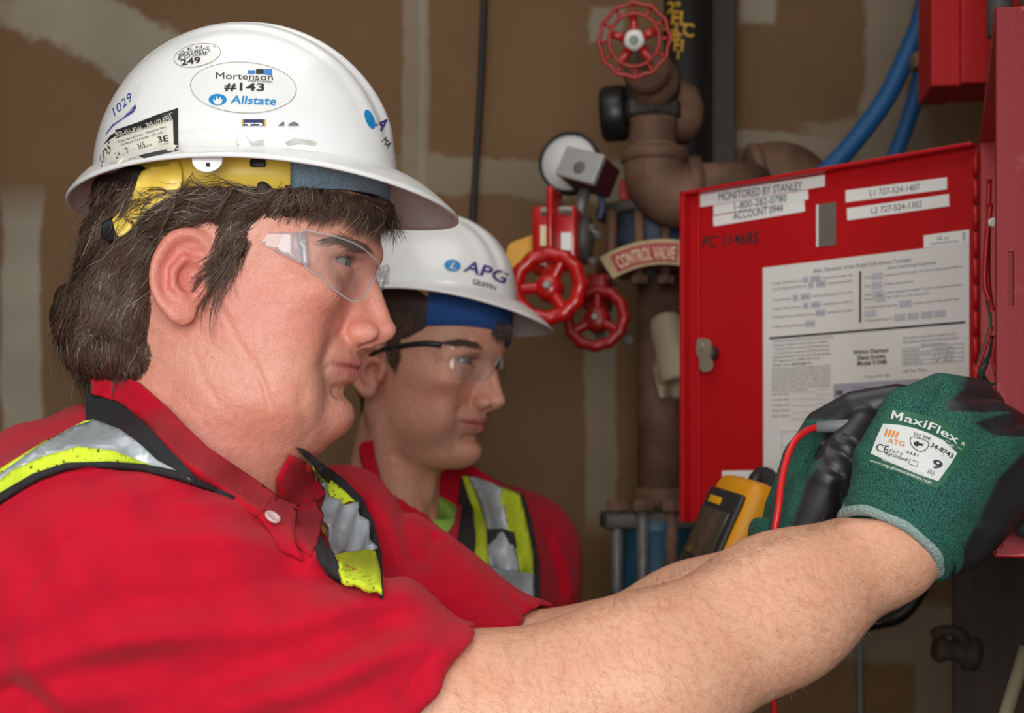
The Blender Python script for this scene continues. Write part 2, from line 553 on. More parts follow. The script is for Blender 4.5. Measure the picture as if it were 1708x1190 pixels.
# ------------------------------------------------------------------ the room
WY = 2.36
def wall_mat(name, patches, base=(122, 93, 63), mud=(172, 165, 148)):
    """bare drywall paper with bands of joint compound; patches: (px, py, half w, half h, angle, ragged, strength) seen on the back wall"""
    m, t, b = nt(name)
    L = t.links.new
    N = t.nodes.new
    tc = N('ShaderNodeTexCoord')
    nz = N('ShaderNodeTexNoise'); nz.inputs['Scale'].default_value = 9; nz.inputs['Detail'].default_value = 7; nz.inputs['Roughness'].default_value = .7
    L(tc.outputs['Object'], nz.inputs['Vector'])
    sub = N('ShaderNodeVectorMath'); sub.operation = 'SUBTRACT'; sub.inputs[1].default_value = (.5, .5, .5); L(nz.outputs['Color'], sub.inputs[0])
    total = None
    for (x, z, hw, hh, ang, rag, st) in patches:
        sc = N('ShaderNodeVectorMath'); sc.operation = 'MULTIPLY_ADD'; sc.inputs[1].default_value = (rag, 0, rag)
        L(sub.outputs[0], sc.inputs[0]); L(tc.outputs['Object'], sc.inputs[2])
        mp = N('ShaderNodeMapping'); mp.vector_type = 'TEXTURE'
        mp.inputs['Location'].default_value = (x, 0, z); mp.inputs['Rotation'].default_value = (0, ang, 0); mp.inputs['Scale'].default_value = (hw, 1, hh)
        L(sc.outputs[0], mp.inputs['Vector'])
        sx = N('ShaderNodeSeparateXYZ'); L(mp.outputs[0], sx.inputs[0])
        ab = N('ShaderNodeMath'); ab.operation = 'ABSOLUTE'; L(sx.outputs[0], ab.inputs[0])
        az = N('ShaderNodeMath'); az.operation = 'ABSOLUTE'; L(sx.outputs[2], az.inputs[0])
        mxx = N('ShaderNodeMath'); mxx.operation = 'MAXIMUM'; L(ab.outputs[0], mxx.inputs[0]); L(az.outputs[0], mxx.inputs[1])
        mr = N('ShaderNodeMapRange'); mr.inputs['From Min'].default_value = 1.1; mr.inputs['From Max'].default_value = .85; mr.inputs['To Max'].default_value = st
        L(mxx.outputs[0], mr.inputs['Value'])
        if total is None: total = mr.outputs[0]
        else:
            q = N('ShaderNodeMath'); q.operation = 'MAXIMUM'; L(total, q.inputs[0]); L(mr.outputs[0], q.inputs[1]); total = q.outputs[0]
    n2 = N('ShaderNodeTexNoise'); n2.inputs['Scale'].default_value = 5; n2.inputs['Detail'].default_value = 5
    L(tc.outputs['Object'], n2.inputs['Vector'])
    rp = N('ShaderNodeValToRGB'); rp.color_ramp.elements[0].position = .3; rp.color_ramp.elements[1].position = .7
    rp.color_ramp.elements[0].color = (*lin(np.array(base) * .94), 1); rp.color_ramp.elements[1].color = (*lin(np.array(base) * 1.05), 1)
    L(n2.outputs['Fac'], rp.inputs['Fac'])
    r2 = N('ShaderNodeValToRGB'); r2.color_ramp.elements[0].position = .3; r2.color_ramp.elements[1].position = .7
    r2.color_ramp.elements[0].color = (*lin(np.array(mud) * .9), 1); r2.color_ramp.elements[1].color = (*lin(np.array(mud) * 1.05), 1)
    L(n2.outputs['Fac'], r2.inputs['Fac'])
    mx = N('ShaderNodeMix'); mx.data_type = 'RGBA'
    L(rp.outputs['Color'], mx.inputs['A']); L(r2.outputs['Color'], mx.inputs['B'])
    if total is not None: L(total, mx.inputs['Factor'])
    else: mx.inputs['Factor'].default_value = 0
    L(mx.outputs['Result'], b.inputs['Base Color'])
    b.inputs['Roughness'].default_value = .9
    bp = N('ShaderNodeBump'); bp.inputs['Strength'].default_value = .3; bp.inputs['Distance'].default_value = .004
    if total is not None: L(total, bp.inputs['Height'])
    L(bp.outputs['Normal'], b.inputs['Normal'])
    return m
def wp(px, py, hw, hh, ang=0, rag=.05, st=.8):
    q = P(px, py, WY); k = WY / F
    return (q[0], q[2], hw * k, hh * k, math.radians(ang), rag, st)
M['drywall'] = wall_mat('bare_drywall', [wp(215, 75, 240, 52, 24, .10, .72), wp(-20, 2, 90, 14, 20, .06, .6), wp(36, 620, 34, 290, 0, .03, .8), wp(694, 60, 22, 330, 0, .025, .45), wp(704, 60, 6, 330, 0, .012, .6),
    wp(900, 300, 230, 36, 2, .07, .42), wp(1008, 44, 30, 30, 0, .05, .55), wp(1262, 0, 30, 40, 0, .03, .7), wp(1330, 240, 160, 16, 3, .04, .5), wp(1480, 120, 40, 300, 3, .06, .5), wp(1450, 230, 110, 40, -8, .05, .4),
    wp(1003, 690, 28, 190, 0, .03, .42), wp(1130, 300, 30, 500, 0, .03, .2), wp(1500, 1060, 150, 50, 4, .06, .35), wp(1560, 1140, 34, 120, 0, .04, .35)])
M['drywall_plain'] = wall_mat('plain_drywall', [])
M['concrete'] = mat('concrete_floor', (112, 108, 102), .85, var=.12, var_scale=3, bump=.2, bump_scale=60)
M['ceiling'] = mat('painted_ceiling', (190, 186, 178), .9, var=.05)
def slab(name, quad, n, th, mt):
    q = np.asarray(quad, float); n = np.asarray(n, float)
    V = np.concatenate([q, q + n * th])
    o = mk(name, V, [[0, 1, 2, 3], [7, 6, 5, 4], [0, 4, 5, 1], [1, 5, 6, 2], [2, 6, 7, 3], [3, 7, 4, 0]], mt, None, smooth=False)
    o['kind'] = 'structure'
    return o
ZC = 3.0
slab('floor', [(-2.2, -1.6, 0), (1.5, -1.6, 0), (1.5, WY + .1, 0), (-2.2, WY + .1, 0)], (0, 0, -1), .1, M['concrete'])
slab('ceiling', [(-2.2, -1.6, ZC), (1.5, -1.6, ZC), (1.5, WY + .1, ZC), (-2.2, WY + .1, ZC)], (0, 0, 1), .1, M['ceiling'])
slab('wall_back', [(-2.2, WY, 0), (1.5, WY, 0), (1.5, WY, ZC), (-2.2, WY, ZC)], (0, 1, 0), .1, M['drywall'])
slab('wall_left', [(-2.2, -1.6, 0), (-2.2, WY, 0), (-2.2, WY, ZC), (-2.2, -1.6, ZC)], (-1, 0, 0), .1, M['drywall_plain'])
# right wall runs past the cabinet
CN, CF = P(1658, 800, .99), P(1634, 800, 1.372)          # near and far edge of the cabinet mouth (plan)
cdir = (CF - CN) * (1, 1, 0); cdir /= np.linalg.norm(cdir)
cout = np.array([-cdir[1], cdir[0], 0])                    # out of the cabinet, towards the men
cin = -cout
w0 = CN + cin * .10 - cdir * .22; w1 = CN + cin * .10 + cdir * 1.5
slab('wall_right', [(w0[0], w0[1], 0), (w1[0], w1[1], 0), (w1[0], w1[1], ZC), (w0[0], w0[1], ZC)], cin, .1, M['drywall_plain'])
M['dark_wood'] = mat('dark_stained_stud', (58, 48, 40), .8, var=.25, var_scale=12, stretch=(8, 8, 1))
M['pale_wood'] = mat('pale_wood_stick', (120, 112, 86), .8, var=.15, var_scale=20)
st = thing('wall_stud', 'dark wooden stud standing under the red panel by the right wall', 'stud', P(1640, 800, 1.52) * (1, 1, 0))
v, f = box(P(1650, 800, 1.52) * (1, 1, 0) + (0, 0, .72), (.075, .05, 1.44), frame_of((0, 0, 1), cdir), .003); mk('post', v, f, M['dark_wood'], st, False)
v, f = lathe([(.004, 0), (.012, 0), (.015, .006), (.011, .014), (.011, .028), (.018, .032), (.018, .044), (.004, .046)], P(1560, 1082, 1.50), (1, .1, -.15), 20); mk('drain_fitting', v, f, M['dark_wood'], st)
v, f = tube(catmull(PP([(1556, 1060, 1.5), (1580, 1052, 1.49), (1606, 1064, 1.49), (1620, 1100, 1.5)]), 5), .006, 8); mk('fitting_lever', v, f, M['dark_wood'], st)
v, f = tube([P(1660, 1250, 1.2), P(1712, 1080, 1.2)], .006, 8); tag(mk('wood_stick', v, f, M['pale_wood']), 'pale wooden stick leaning in the lower right corner', 'stick')
# ------------------------------------------------------------------ heads (units: 1/2400 m; x forward, lat to the person's left, py downward)
K = 1.0 / 2400.0
class Frame:
    def __init__(s, C, yaw=0.0, pitch=0.0, roll=0.0, pivot=(400, 0, 450), k=K):
        s.C = np.asarray(C, float); s.p = np.asarray(pivot, float); s.k = k
        s.R = np.array(Matrix.Rotation(math.radians(yaw), 3, 'Z') @ Matrix.Rotation(math.radians(pitch), 3, 'Y') @ Matrix.Rotation(math.radians(roll), 3, 'X'))
    def w(s, q):
        q = (np.asarray(q, float).reshape(-1, 3) - s.p) * s.k
        q[:, 2] *= -1
        return q @ s.R.T + s.C
    def l(s, v):
        q = (np.asarray(v, float).reshape(-1, 3) - s.C) @ s.R / s.k
        q[:, 2] *= -1
        return (q + s.p).astype(np.float32)

def tabf(rows):
    a = np.array(rows, float)
    z = np.linspace(a[0, 0], a[-1, 0], 160)
    cols = []
    for j in range(1, a.shape[1]):
        c = np.interp(z, a[:, 0], a[:, j])
        k = np.ones(9) / 9
        cols.append(np.convolve(np.pad(c, 4, mode='edge'), k, 'valid'))
    return z, cols

def crease(xi, yi, path, dep, w):
    """depth of a soft groove along a line, for points at (xi, yi)"""
    p = np.stack([xi, yi], 1).astype(np.float32)
    best = np.full(len(p), 1e9, np.float32); tt = np.zeros(len(p), np.float32)
    n = len(path) - 1
    for i in range(n):
        a = np.asarray(path[i], np.float32); b = np.asarray(path[i + 1], np.float32)
        e = b - a
        t = np.clip(((p - a) @ e) / (e @ e), 0, 1)
        dd = ((p - a - t[:, None] * e) ** 2).sum(1)
        m = dd < best
        best = np.where(m, dd, best); tt = np.where(m, (i + t) / n, tt)
    return dep * np.exp(-best / (w * w)) * np.clip(6 * tt * (1 - tt), 0, 1)

EAR_RIM = catmull([(34, -4, -22, 7), (26, 2, -50, 9), (2, 6, -63, 10), (-26, 6, -50, 10), (-40, 5, -12, 9), (-36, 4, 26, 8), (-18, 3, 52, 8), (2, 2, 64, 9)], 3)
FOLDS_OLD = [([(588, 538), (574, 552), (556, 566), (541, 592), (532, 612), (530, 628)], 3.6, 8), ([(552, 607), (543, 616), (536, 628)], 1.8, 5),
    ([(508, 630), (502, 680), (508, 715), (520, 740)], 3.0, 11), ([(352, 480), (372, 520), (402, 578), (451, 667), (487, 748)], 1.5, 6),
    ([(318, 575), (342, 635), (372, 690)], 1.8, 5), ([(270, 622), (322, 683), (375, 752), (410, 790)], 2.6, 5), ([(545, 478), (568, 488), (592, 484)], 3.0, 5),
    ([(535, 445), (520, 440), (505, 438)], 1.5, 3), ([(535, 452), (520, 456), (506, 460)], 1.5, 3), ([(420, 590), (440, 640), (452, 690)], 2.0, 5),
    ([(550, 432), (566, 428), (590, 432)], 3.5, 5), ([(352, 430), (356, 470), (350, 505)], 2.0, 5)]
FOLDS_YOUNG = [([(588, 538), (574, 552), (556, 570), (543, 596)], 3.0, 8), ([(550, 432), (566, 428), (590, 432)], 4.0, 5), ([(545, 480), (570, 488), (592, 482)], 2.0, 5)]
def head_sdf(old):
    if old:
        z, (fr, bk, hw, cc) = tabf([(280, 628, 170, 178, 390), (340, 632, 170, 181, 390), (400, 632, 168, 182, 392), (430, 629, 168, 181, 395),
            (462, 612, 165, 176, 400), (500, 594, 175, 171, 405), (550, 580, 195, 166, 405), (600, 571, 220, 161, 400),
            (650, 562, 250, 154, 395), (690, 568, 270, 143, 390), (715, 560, 290, 124, 390), (745, 520, 310, 92, 385)])
    else:
        z, (fr, bk, hw, cc) = tabf([(280, 628, 170, 176, 390), (340, 632, 170, 178, 390), (400, 632, 170, 177, 392), (430, 629, 172, 175, 395),
            (462, 612, 170, 170, 400), (500, 594, 190, 163, 405), (550, 582, 225, 156, 405), (600, 574, 270, 148, 405),
            (650, 570, 310, 134, 410), (690, 570, 350, 116, 420), (715, 562, 385, 98, 440), (745, 535, 420, 70, 450)])
    def f(p):
        x, l, y = p[:, 0], p[:, 1], p[:, 2]
        al = np.abs(l)
        q = np.stack([x, al, y], 1)
        FR = np.interp(y, z, fr); BK = np.interp(y, z, bk); HW = np.interp(y, z, hw); CC = np.interp(y, z, cc)
        a = np.where(x > CC, FR - CC, CC - BK)
        u = (x - CC) / a; v = l / HW
        k0 = np.sqrt(u * u + v * v) + 1e-6
        k1 = np.sqrt((u / a) ** 2 + (v / HW) ** 2) + 1e-9
        d = (k0 * (k0 - 1) / k1).astype(np.float32)
        d = smax(d, y - 742, 30); d = smax(d, 290 - y, 30)
        d = smin(d, ell(p, (398, 0, 325), (232, 180, 205)), 30)
        # brow, cheek, muzzle, chin
        br = np.minimum(cap(q, (618, 0, 428), (602, 70, 420), 18, 16), cap(q, (602, 70, 420), (548, 126, 440), 16, 15))
        d = smin(d, br, 26)
        d = smax(d, -ell(q, (640, 74, 458), (60, 44, 24)), 26)
        d = smin(d, ell(q, (520, 112, 503), (62, 46, 36)), 45)
        if old:
            d = smin(d, ell(q, (478, 110, 590), (68, 44, 78)), 50)
            d = smin(d, ell(q, (460, 98, 676), (78, 54, 54)), 50)
            d = smin(d, ell(p, (462, 0, 712), (88, 100, 52)), 50)
        else:
            d = smin(d, ell(q, (490, 100, 590), (70, 42, 70)), 50)
        d = smin(d, ell(p, (553, 0, 606), (44, 64, 46)), 30)
        d = smin(d, ell(p, (546, 0, 692), (45, 56, 38) if old else (46, 48, 36)), 26)
        # nose
        n = cap(p, (609, 0, 452), (635, 0, 526), 14, 15)
        n = smin(n, ell(p, (637, 0, 550), (24, 21, 20)), 12)
        n = smin(n, cap(p, (586, 0, 470), (594, 0, 552), 24, 36), 22)
        n = smin(n, ell(q, (604, 30, 558), (28, 13, 17)), 14)
        n = smin(n, cap(p, (612, 0, 570), (634, 0, 562), 9, 11), 8)
        d = smin(d, n, 13)
        d = smax(d, -chain(q, [(582, 46, 544), (578, 46, 560), (588, 42, 573)], [3, 3, 2.5]), 8)
        d = smax(d, -ell(q, (618, 17, 577), (17, 9, 10)), 5)
        # lips
        d = smax(d, -ell(p, (601, 0, 588), (10, 6, 14)), 8)
        up = np.minimum(cap(q, (593, 7, 607), (581, 36, 607), 9.5, 8), cap(q, (581, 36, 606), (560, 62, 611), 8, 3))
        lo = np.minimum(cap(q, (587, 0, 627), (576, 34, 625), 11.5, 10), cap(q, (576, 34, 625), (558, 60, 616), 9.5, 3))
        d = smin(d, up, 9); d = smin(d, lo, 9)
        d = smax(d, -chain(q, [(604, 0, 617), (590, 36, 616), (568, 68, 612)], [3.2, 3.8, 4.2]), 5)
        d = smax(d, -cap(q, (586, 0, 655), (566, 40, 655), 7, 5), 18)
        # folds and wrinkles of the skin
        xi = 854 + (x - 854) / (1 - al * K); yi = 800 + (y - 800) / (1 - al * K)
        side = 1 / (1 + np.exp(-(al - 24) / 5))
        for path, dep, w in (FOLDS_OLD if old else FOLDS_YOUNG):
            d = d + crease(xi, yi, path, dep, w) * side
        # lids
        d = smin(d, ell(q, (562, 74, 452), (36, 40, 34)), 10)
        d = smax(d, -ell(q, (586, 79, 450), (46, 38, 7.5 if old else 10)), 3)
        d = smax(d, -ell(q, (562, 74, 451), (30.5, 30.5, 30.5)), 1.5)
        d = smax(d, -chain(q, [(566, 110, 442), (588, 92, 431), (600, 70, 431), (596, 46, 440)], 1.6), 6)
        # ear
        ex, ey = 350.0, 484.0
        dx, dy = q[:, 0] - ex, q[:, 2] - ey
        c_, s_ = math.cos(math.radians(-14)), math.sin(math.radians(-14))
        e = np.stack([dx * c_ - dy * s_, q[:, 1] - 186 + 0.32 * (dx) , dx * s_ + dy * c_], 1)   # ear plane leans out to the back
        plate = ell(e, (0, 0, 0), (40, 9, 64))
        rim = chain(e, EAR_RIM[:, :3], EAR_RIM[:, 3])
        ear = smin(plate, rim, 8)
        ear = smax(ear, -ell(e, (10, 10, 4), (23, 14, 26)), 6)
        ear = smax(ear, -chain(e, [(14, 9, -36), (-14, 10, -34), (-26, 9, -2), (-20, 9, 30)], [7, 6, 5, 4]), 6)
        ear = smin(ear, ell(e, (12, 1, 58), (19, 9, 20)), 10)
        ear = smin(ear, cap(e, (33, 0, -4), (32, 2, 16), 8, 8), 8)
        ear = smin(ear, chain(e, [(-4, 6, -24), (-14, 7, 0), (-8, 7, 24), (8, 5, 34)], [5, 5.5, 5.5, 6]), 6)
        d = smin(d, ear, 9)
        # neck
        if old:
            nk = np.minimum(cap(p, (372, 0, 690), (285, 0, 900), 148, 158), cap(p, (345, 0, 560), (262, 0, 840), 130, 150))
            nk = smin(nk, cap(p, (372, 0, 690), (285, 0, 900), 148, 158), 20)
            d = smin(d, nk, 40)
        else:
            nk = cap(p, (345, 0, 620), (300, 0, 930), 118, 132)
            d = smin(d, nk, 34)
            d = smin(d, cap(q, (330, 120, 590), (420, 34, 900), 26, 24), 40)
            d = smin(d, ell(p, (425, 0, 800), (24, 22, 36)), 26)
        return d
    return f

def tint(base, c, m):
    return base * (1 - m[:, None]) + np.asarray(c)[None] * m[:, None]
def blob(q, c, r):
    d = (q - np.asarray(c)) / np.asarray(r)
    return np.exp(-(d * d).sum(1))
def head_cols(q, old):
    q = q.copy(); q[:, 1] = np.abs(q[:, 1])
    skin = lin((222, 160, 138)) if old else lin((220, 166, 142))
    c = np.tile(skin, (len(q), 1))
    red = lin((212, 114, 102)) if old else lin((198, 124, 104))
    for ce, r, s in [((600, 20, 545), (60, 45, 40), .55), ((520, 120, 545), (80, 60, 60), .5), ((345, 190, 480), (60, 50, 80), .85),
                     ((400, 140, 760), (130, 90, 90), .4 if old else .1), ((420, 165, 520), (60, 40, 60), .3), ((545, 20, 695), (45, 50, 30), .3)]:  # the neck entry paints neck shadow in along with the red
        c = tint(c, red, blob(q, ce, r) * s)
    c = tint(c, lin((196, 116, 112)) if old else lin((186, 108, 98)), np.clip(1.6 * np.exp(-((q[:, 2] - 616) / 15) ** 4 - (q[:, 1] / 60) ** 6) * (q[:, 0] > 548), 0, .85))
    # beard shadow
    st = np.clip(blob(q, (560, 40, 640), (75, 120, 85)) * 1.2 - 0.15, 0, 1) * (0.20 if old else 0.38)
    st *= 1 - np.exp(-((q[:, 2] - 616) / 13) ** 4 - (q[:, 1] / 52) ** 6)
    c = tint(c, lin((150, 118, 104)), st)
    if not old:
        c = tint(c, lin((150, 118, 100)), np.clip(blob(q, (470, 130, 690), (110, 70, 60)), 0, 1) * 0.30)
    c = tint(c, lin((150, 88, 78)), np.exp(-((q[:, 0] - 618) / 18) ** 2 - ((q[:, 1] - 16) / 8) ** 2 - ((q[:, 2] - 574) / 7) ** 2) * .8)  # nostril shade painted into the skin colour
    c = tint(c, lin((176, 104, 96)), np.exp(-((q[:, 0] - 590) / 30) ** 2 - ((q[:, 1] - 75) / 34) ** 2 - ((q[:, 2] - 451) / 12) ** 2) * .45)
    c = tint(c, lin((58, 40, 36)), np.exp(-((q[:, 2] - 441.5) / 2.6) ** 2 - ((q[:, 1] - 78) / 30) ** 4) * (q[:, 0] > 562) * .8)      # lash line
    c = tint(c, lin((128, 66, 62)), np.exp(-((q[:, 2] - 616 + .05 * q[:, 1]) / 3.0) ** 2 - (q[:, 1] / 64) ** 8) * (q[:, 0] > 556) * .85)  # dark line painted along the mouth slit as its shade
    return c

def eyeball(name, fr, lat, parent, look=(1, 0, 0), iris=(92, 104, 96)):
    n, m = 24, 32
    look = np.asarray(look, float); look /= np.linalg.norm(look)
    R = frame_of(look)
    th = np.linspace(0, math.pi, n); ph = np.linspace(0, 2 * math.pi, m, endpoint=False)
    T, Ph = np.meshgrid(th, ph, indexing='ij')
    r = 29.5 + 2.2 * np.exp(-(T / 0.36) ** 4)
    v = np.stack([r * np.sin(T) * np.cos(Ph), r * np.sin(T) * np.sin(Ph), r * np.cos(T)], -1).reshape(-1, 3) @ R.T + np.array((562, lat, 451))
    t = T.ravel()
    c = np.tile(lin((158, 146, 138)), (len(t), 1))
    c[t < 0.42] = lin(np.array(iris) * 0.62); c[t < 0.36] = lin(iris); c[t < 0.17] = lin((14, 13, 13))
    return mk(name, fr.w(v), grid_faces(n, m, False, True), M['eye'], parent, cols=c)

# ------------------------------------------------------------------ hard hat (full brim)
def hat_surface(n_th=120, n_d=36, n_b=12):
    th = np.linspace(0, 2 * math.pi, n_th, endpoint=False)
    rows = []
    for i in range(n_d):
        ph = (i / (n_d - 1)) * math.radians(88)
        x = 411 + 250 * math.sin(ph) ** 0.98 * np.cos(th); l = 205 * math.sin(ph) ** 0.98 * np.sin(th)
        y = np.full(n_th, 300 - 250 * math.cos(ph))
        fade = 1 / (1 + np.exp((math.degrees(ph) - 74) / 3.0))
        back = 1 / (1 + np.exp(-(x - 195) / 15))
        wdt = 30 + 0.03 * (x - 400)
        rid = 9.0 * np.exp(-(np.abs(l) / wdt) ** 8) * back + 4.5 * np.exp(-((np.abs(l) - 74) / 16) ** 4) * (1 / (1 + np.exp(-(x - 330) / 20)))
        k = 1 + rid * fade / 250
        rows.append(np.stack([411 + (x - 411) * k, l * k, 300 + (y - 300) * k], 1))
    base = rows[-1]
    out = np.stack([443 + 322 * np.cos(th), 288 * np.sin(th), 338 + 9 * np.cos(th) + 17 * np.cos(2 * th)], 1)
    for j in range(1, n_b + 1):
        t = j / n_b
        q = base * (1 - t) + out * t
        q[:, 2] += -10 * np.sin(math.pi * t) * (0.4 + 0.6 * np.maximum(np.cos(th), 0))
        rows.append(q)
    return np.stack(rows)                   # (rows, th, 3)

def hard_hat(name, label, fr, suspension, brow_mat, drop=0):
    root = thing(name, label, 'hard hat', fr.w([(411, 0, 345)])[0])
    S = hat_surface()
    n, m, _ = S.shape
    nd = 36
    # outward normal for thickness
    du = np.gradient(S, axis=0); dv = np.roll(S, -1, 1) - np.roll(S, 1, 1)
    N = np.cross(du, dv); N /= np.linalg.norm(N, axis=2)[:, :, None] + 1e-9
    sgn = np.sign((N * (S - np.array([411, 0, 330]))).sum(2)); sgn[nd:] = np.where(N[nd:, :, 2] > 0, -1, 1)
    N *= sgn[:, :, None]
    N[0] = (0, 0, -1)
    I = S - N * 6.5
    def sheet(a, b):
        A = np.concatenate([S[a:b], I[a:b][::-1]])
        return A
    rim = S[-1:] + (S[-1:] - S[-2:-1]) / np.linalg.norm(S[-1:] - S[-2:-1], axis=2)[:, :, None] * 3.5 - N[-1:] * 3.2
    A = np.concatenate([S[:nd], I[:nd][::-1]])
    shell = mk('shell', fr.w(A.reshape(-1, 3)), grid_faces(len(A), m, False, True), M['white_plastic'], root)
    A = np.concatenate([S[nd - 1:], rim, I[nd - 1:][::-1]])
    brim = mk('brim', fr.w(A.reshape(-1, 3)), grid_faces(len(A), m, False, True), M['white_plastic'], root)
    Wo = fr.w(S.reshape(-1, 3))
    b = bvh_of(Wo, grid_faces(n, m, False, True))
    # head band and sweat band
    def band(nm, a0, a1, top, bot, ra, rb, mt, th=5, cx=408, waves=0):
        k = 60
        an = np.linspace(math.radians(a0), math.radians(a1), k)
        tp = np.array([top(math.degrees(q)) for q in an]); bt = np.array([bot(math.degrees(q)) for q in an])
        rows = []
        for t, o in ((0, 0), (0.5, 1.5), (1, 0), (1, -th), (0.5, -th), (0, -th)):
            y = tp * (1 - t) + bt * t
            rows.append(np.stack([cx + (ra + o) * np.cos(an), (rb + o) * np.sin(an), y], 1))
        A = np.stack(rows)
        f = grid_faces(6, k, True, False).tolist()
        f.append([i * k for i in range(6)]); f.append([i * k + k - 1 for i in range(6)][::-1])
        return mk(nm, fr.w(A.reshape(-1, 3)), f, mt, root)
    for sd in (1, -1):
        band('suspension_band', sd * 52, sd * 150, lambda a: 290, lambda a: 352 + 62 * max(0, (abs(a) - 96) / 54) ** 1.6, 234, 199, M['yellow_plastic'])
    band('sweat_band', -64, 64, lambda a: 288, lambda a: 356 + drop - 20 * math.cos(math.radians(a) * 1.2), 241, 204, brow_mat, 8)
    band('nape_strap', 148, 212, lambda a: 380 - 10 * math.cos(math.radians(a)), lambda a: 428, 236, 186, M['black_plastic'], 6)
    v, f = lathe([(4, -14), (22, -14), (25, -8), (25, 8), (20, 14), (4, 14)], (0, 0, 0), (1, 0, 0), 20)
    kn = mk('ratchet_knob', fr.w(v + np.array((148, 0, 428))), f, M['black_plastic'], root)
    for k in range(4):                      # crown straps inside the dome
        a = k * math.pi / 4 + 0.35
        t = np.linspace(-1, 1, 25)
        pth = np.stack([408 + 226 * np.sin(t * 1.5) * math.cos(a), 186 * np.sin(t * 1.5) * math.sin(a), 300 - 185 * np.cos(t * 1.5)], 1)
        w = np.array([-math.sin(a), math.cos(a), 0]) * 11
        A = np.stack([pth - w, pth + w, pth + w + (0, 0, 3), pth - w + (0, 0, 3)])
        mk('crown_strap', fr.w(A.reshape(-1, 3)), grid_faces(4, 25, True, False), M['black_cloth'], root)
    return root, b
# ------------------------------------------------------------------ person one (near): bones in world metres
FR1 = Frame(P(400, 450, 1.0))
sk1 = head_sdf(True)
def img(p):
    """where points appear in the view (to author folds on the cloth)"""
    return CX + p[:, 0] / p[:, 1] * F, CY - (p[:, 2] - H) / p[:, 1] * F
Rz = lambda a: np.array(Matrix.Rotation(math.radians(a), 3, 'Z'))
SH_R, EL_R, WR_R = P(175, 1000, .845), P(885, 1204, .865), P(1478, 918, .94)
SH_L, EL_L, WR_L = P(545, 932, 1.165), P(862, 1135, 1.10), P(1312, 940, 1.085)
MR = P(560, 1168, .852)                     # middle of the right upper arm
NECK1 = np.array([-.237, 1.0, 1.47])
def torso1(p, o=0.0):
    d = rell(p, (-.315, .985, 1.265), (.165 + o, .205 + o, .25 + o), Rz(-18))
    d = smin(d, rell(p, (-.215, 1.005, 1.27), (.135 + o, .175 + o, .20 + o), Rz(-18)), .08)
    d = smin(d, rell(p, (-.27, 1.0, 1.05), (.17 + o, .2 + o, .28 + o), Rz(-18)), .08)
    d = smin(d, cap(p, (-.265, .985, 1.475), SH_R, .06 + o, .072 + o), .06)
    d = smin(d, cap(p, (-.235, 1.015, 1.465), SH_L, .052 + o, .052 + o), .05)
    return d
def arms1(p, o=0.0):
    r = smin(cap(p, SH_R, MR, .060 + o, .053 + o), cap(p, MR, EL_R, .052 + o, .048 + o), .02)
    f = cap(p, EL_R, P(1060, 1150, .875), .049 + o, .051 + o)
    f = smin(f, cap(p, P(1060, 1150, .875), P(1300, 1016, .915), .051 + o, .043 + o), .03)
    f = smin(f, cap(p, P(1300, 1016, .915), WR_R, .042 + o, .0315 + o), .03)
    f = smin(f, cap(p, WR_R, P(1525, 865, .945), .0315 + o, .028 + o), .02)
    r = smin(r, f, .03)
    l = smin(cap(p, SH_L, EL_L, .052 + o, .046 + o), cap(p, EL_L, P(985, 1118, 1.09), .044 + o, .046 + o), .03)
    l = smin(l, smin(cap(p, P(985, 1118, 1.09), P(1150, 1036, 1.085), .046 + o, .038 + o), cap(p, P(1150, 1036, 1.085), WR_L, .037 + o, .028 + o), .03), .02)
    return np.minimum(r, l)
def body1(p):
    return smin(smin(torso1(p), arms1(p), .03), sk1(FR1.l(p)) * K, .03)
p1 = thing('person', 'older man with long brown hair in red polo shirt reaching into the red panel', 'person', (-.27, 1.0, 0.0))
def skin_body(fr, f_head, f_all, old, parent, hh, zcut, lo, hi, h2, arm_col):
    Vh, Fh = mesh_sdf(f_head, (120, -235, 100), (690, 235, (H - zcut) / K + 800 if old else 930), hh)
    Ch = head_cols(Vh, old)
    Wh = fr.w(Vh)
    Wb, Fb = mesh_sdf(f_all, lo, hi, h2)
    cb = np.tile(lin(arm_col), (len(Wb), 1))
    bvh = bvh_of(np.concatenate([Wh, Wb]), np.concatenate([Fh[:, ::-1], Fb + len(Wh)]))
    return mk('body', np.concatenate([Wh, Wb]), np.concatenate([Fh[:, ::-1], Fb + len(Wh)]), M['skin'], parent, cols=np.concatenate([Ch, cb])), bvh
# the mesh below the collar takes over where the shirt covers the join
def low1(p):
    return smax(smin(torso1(p, -.012), arms1(p), .03), p[:, 2] - 1.475, .004)
body_1, bvh_b1 = skin_body(FR1, sk1, low1, True, p1, 3.3, 1.44, (-.55, .70, .90), (.34, 1.32, 1.50), .0042, (222, 170, 140))
for lat in (-74, 74):
    eyeball('eye', FR1, lat, p1, (1, -0.12, 0.10))

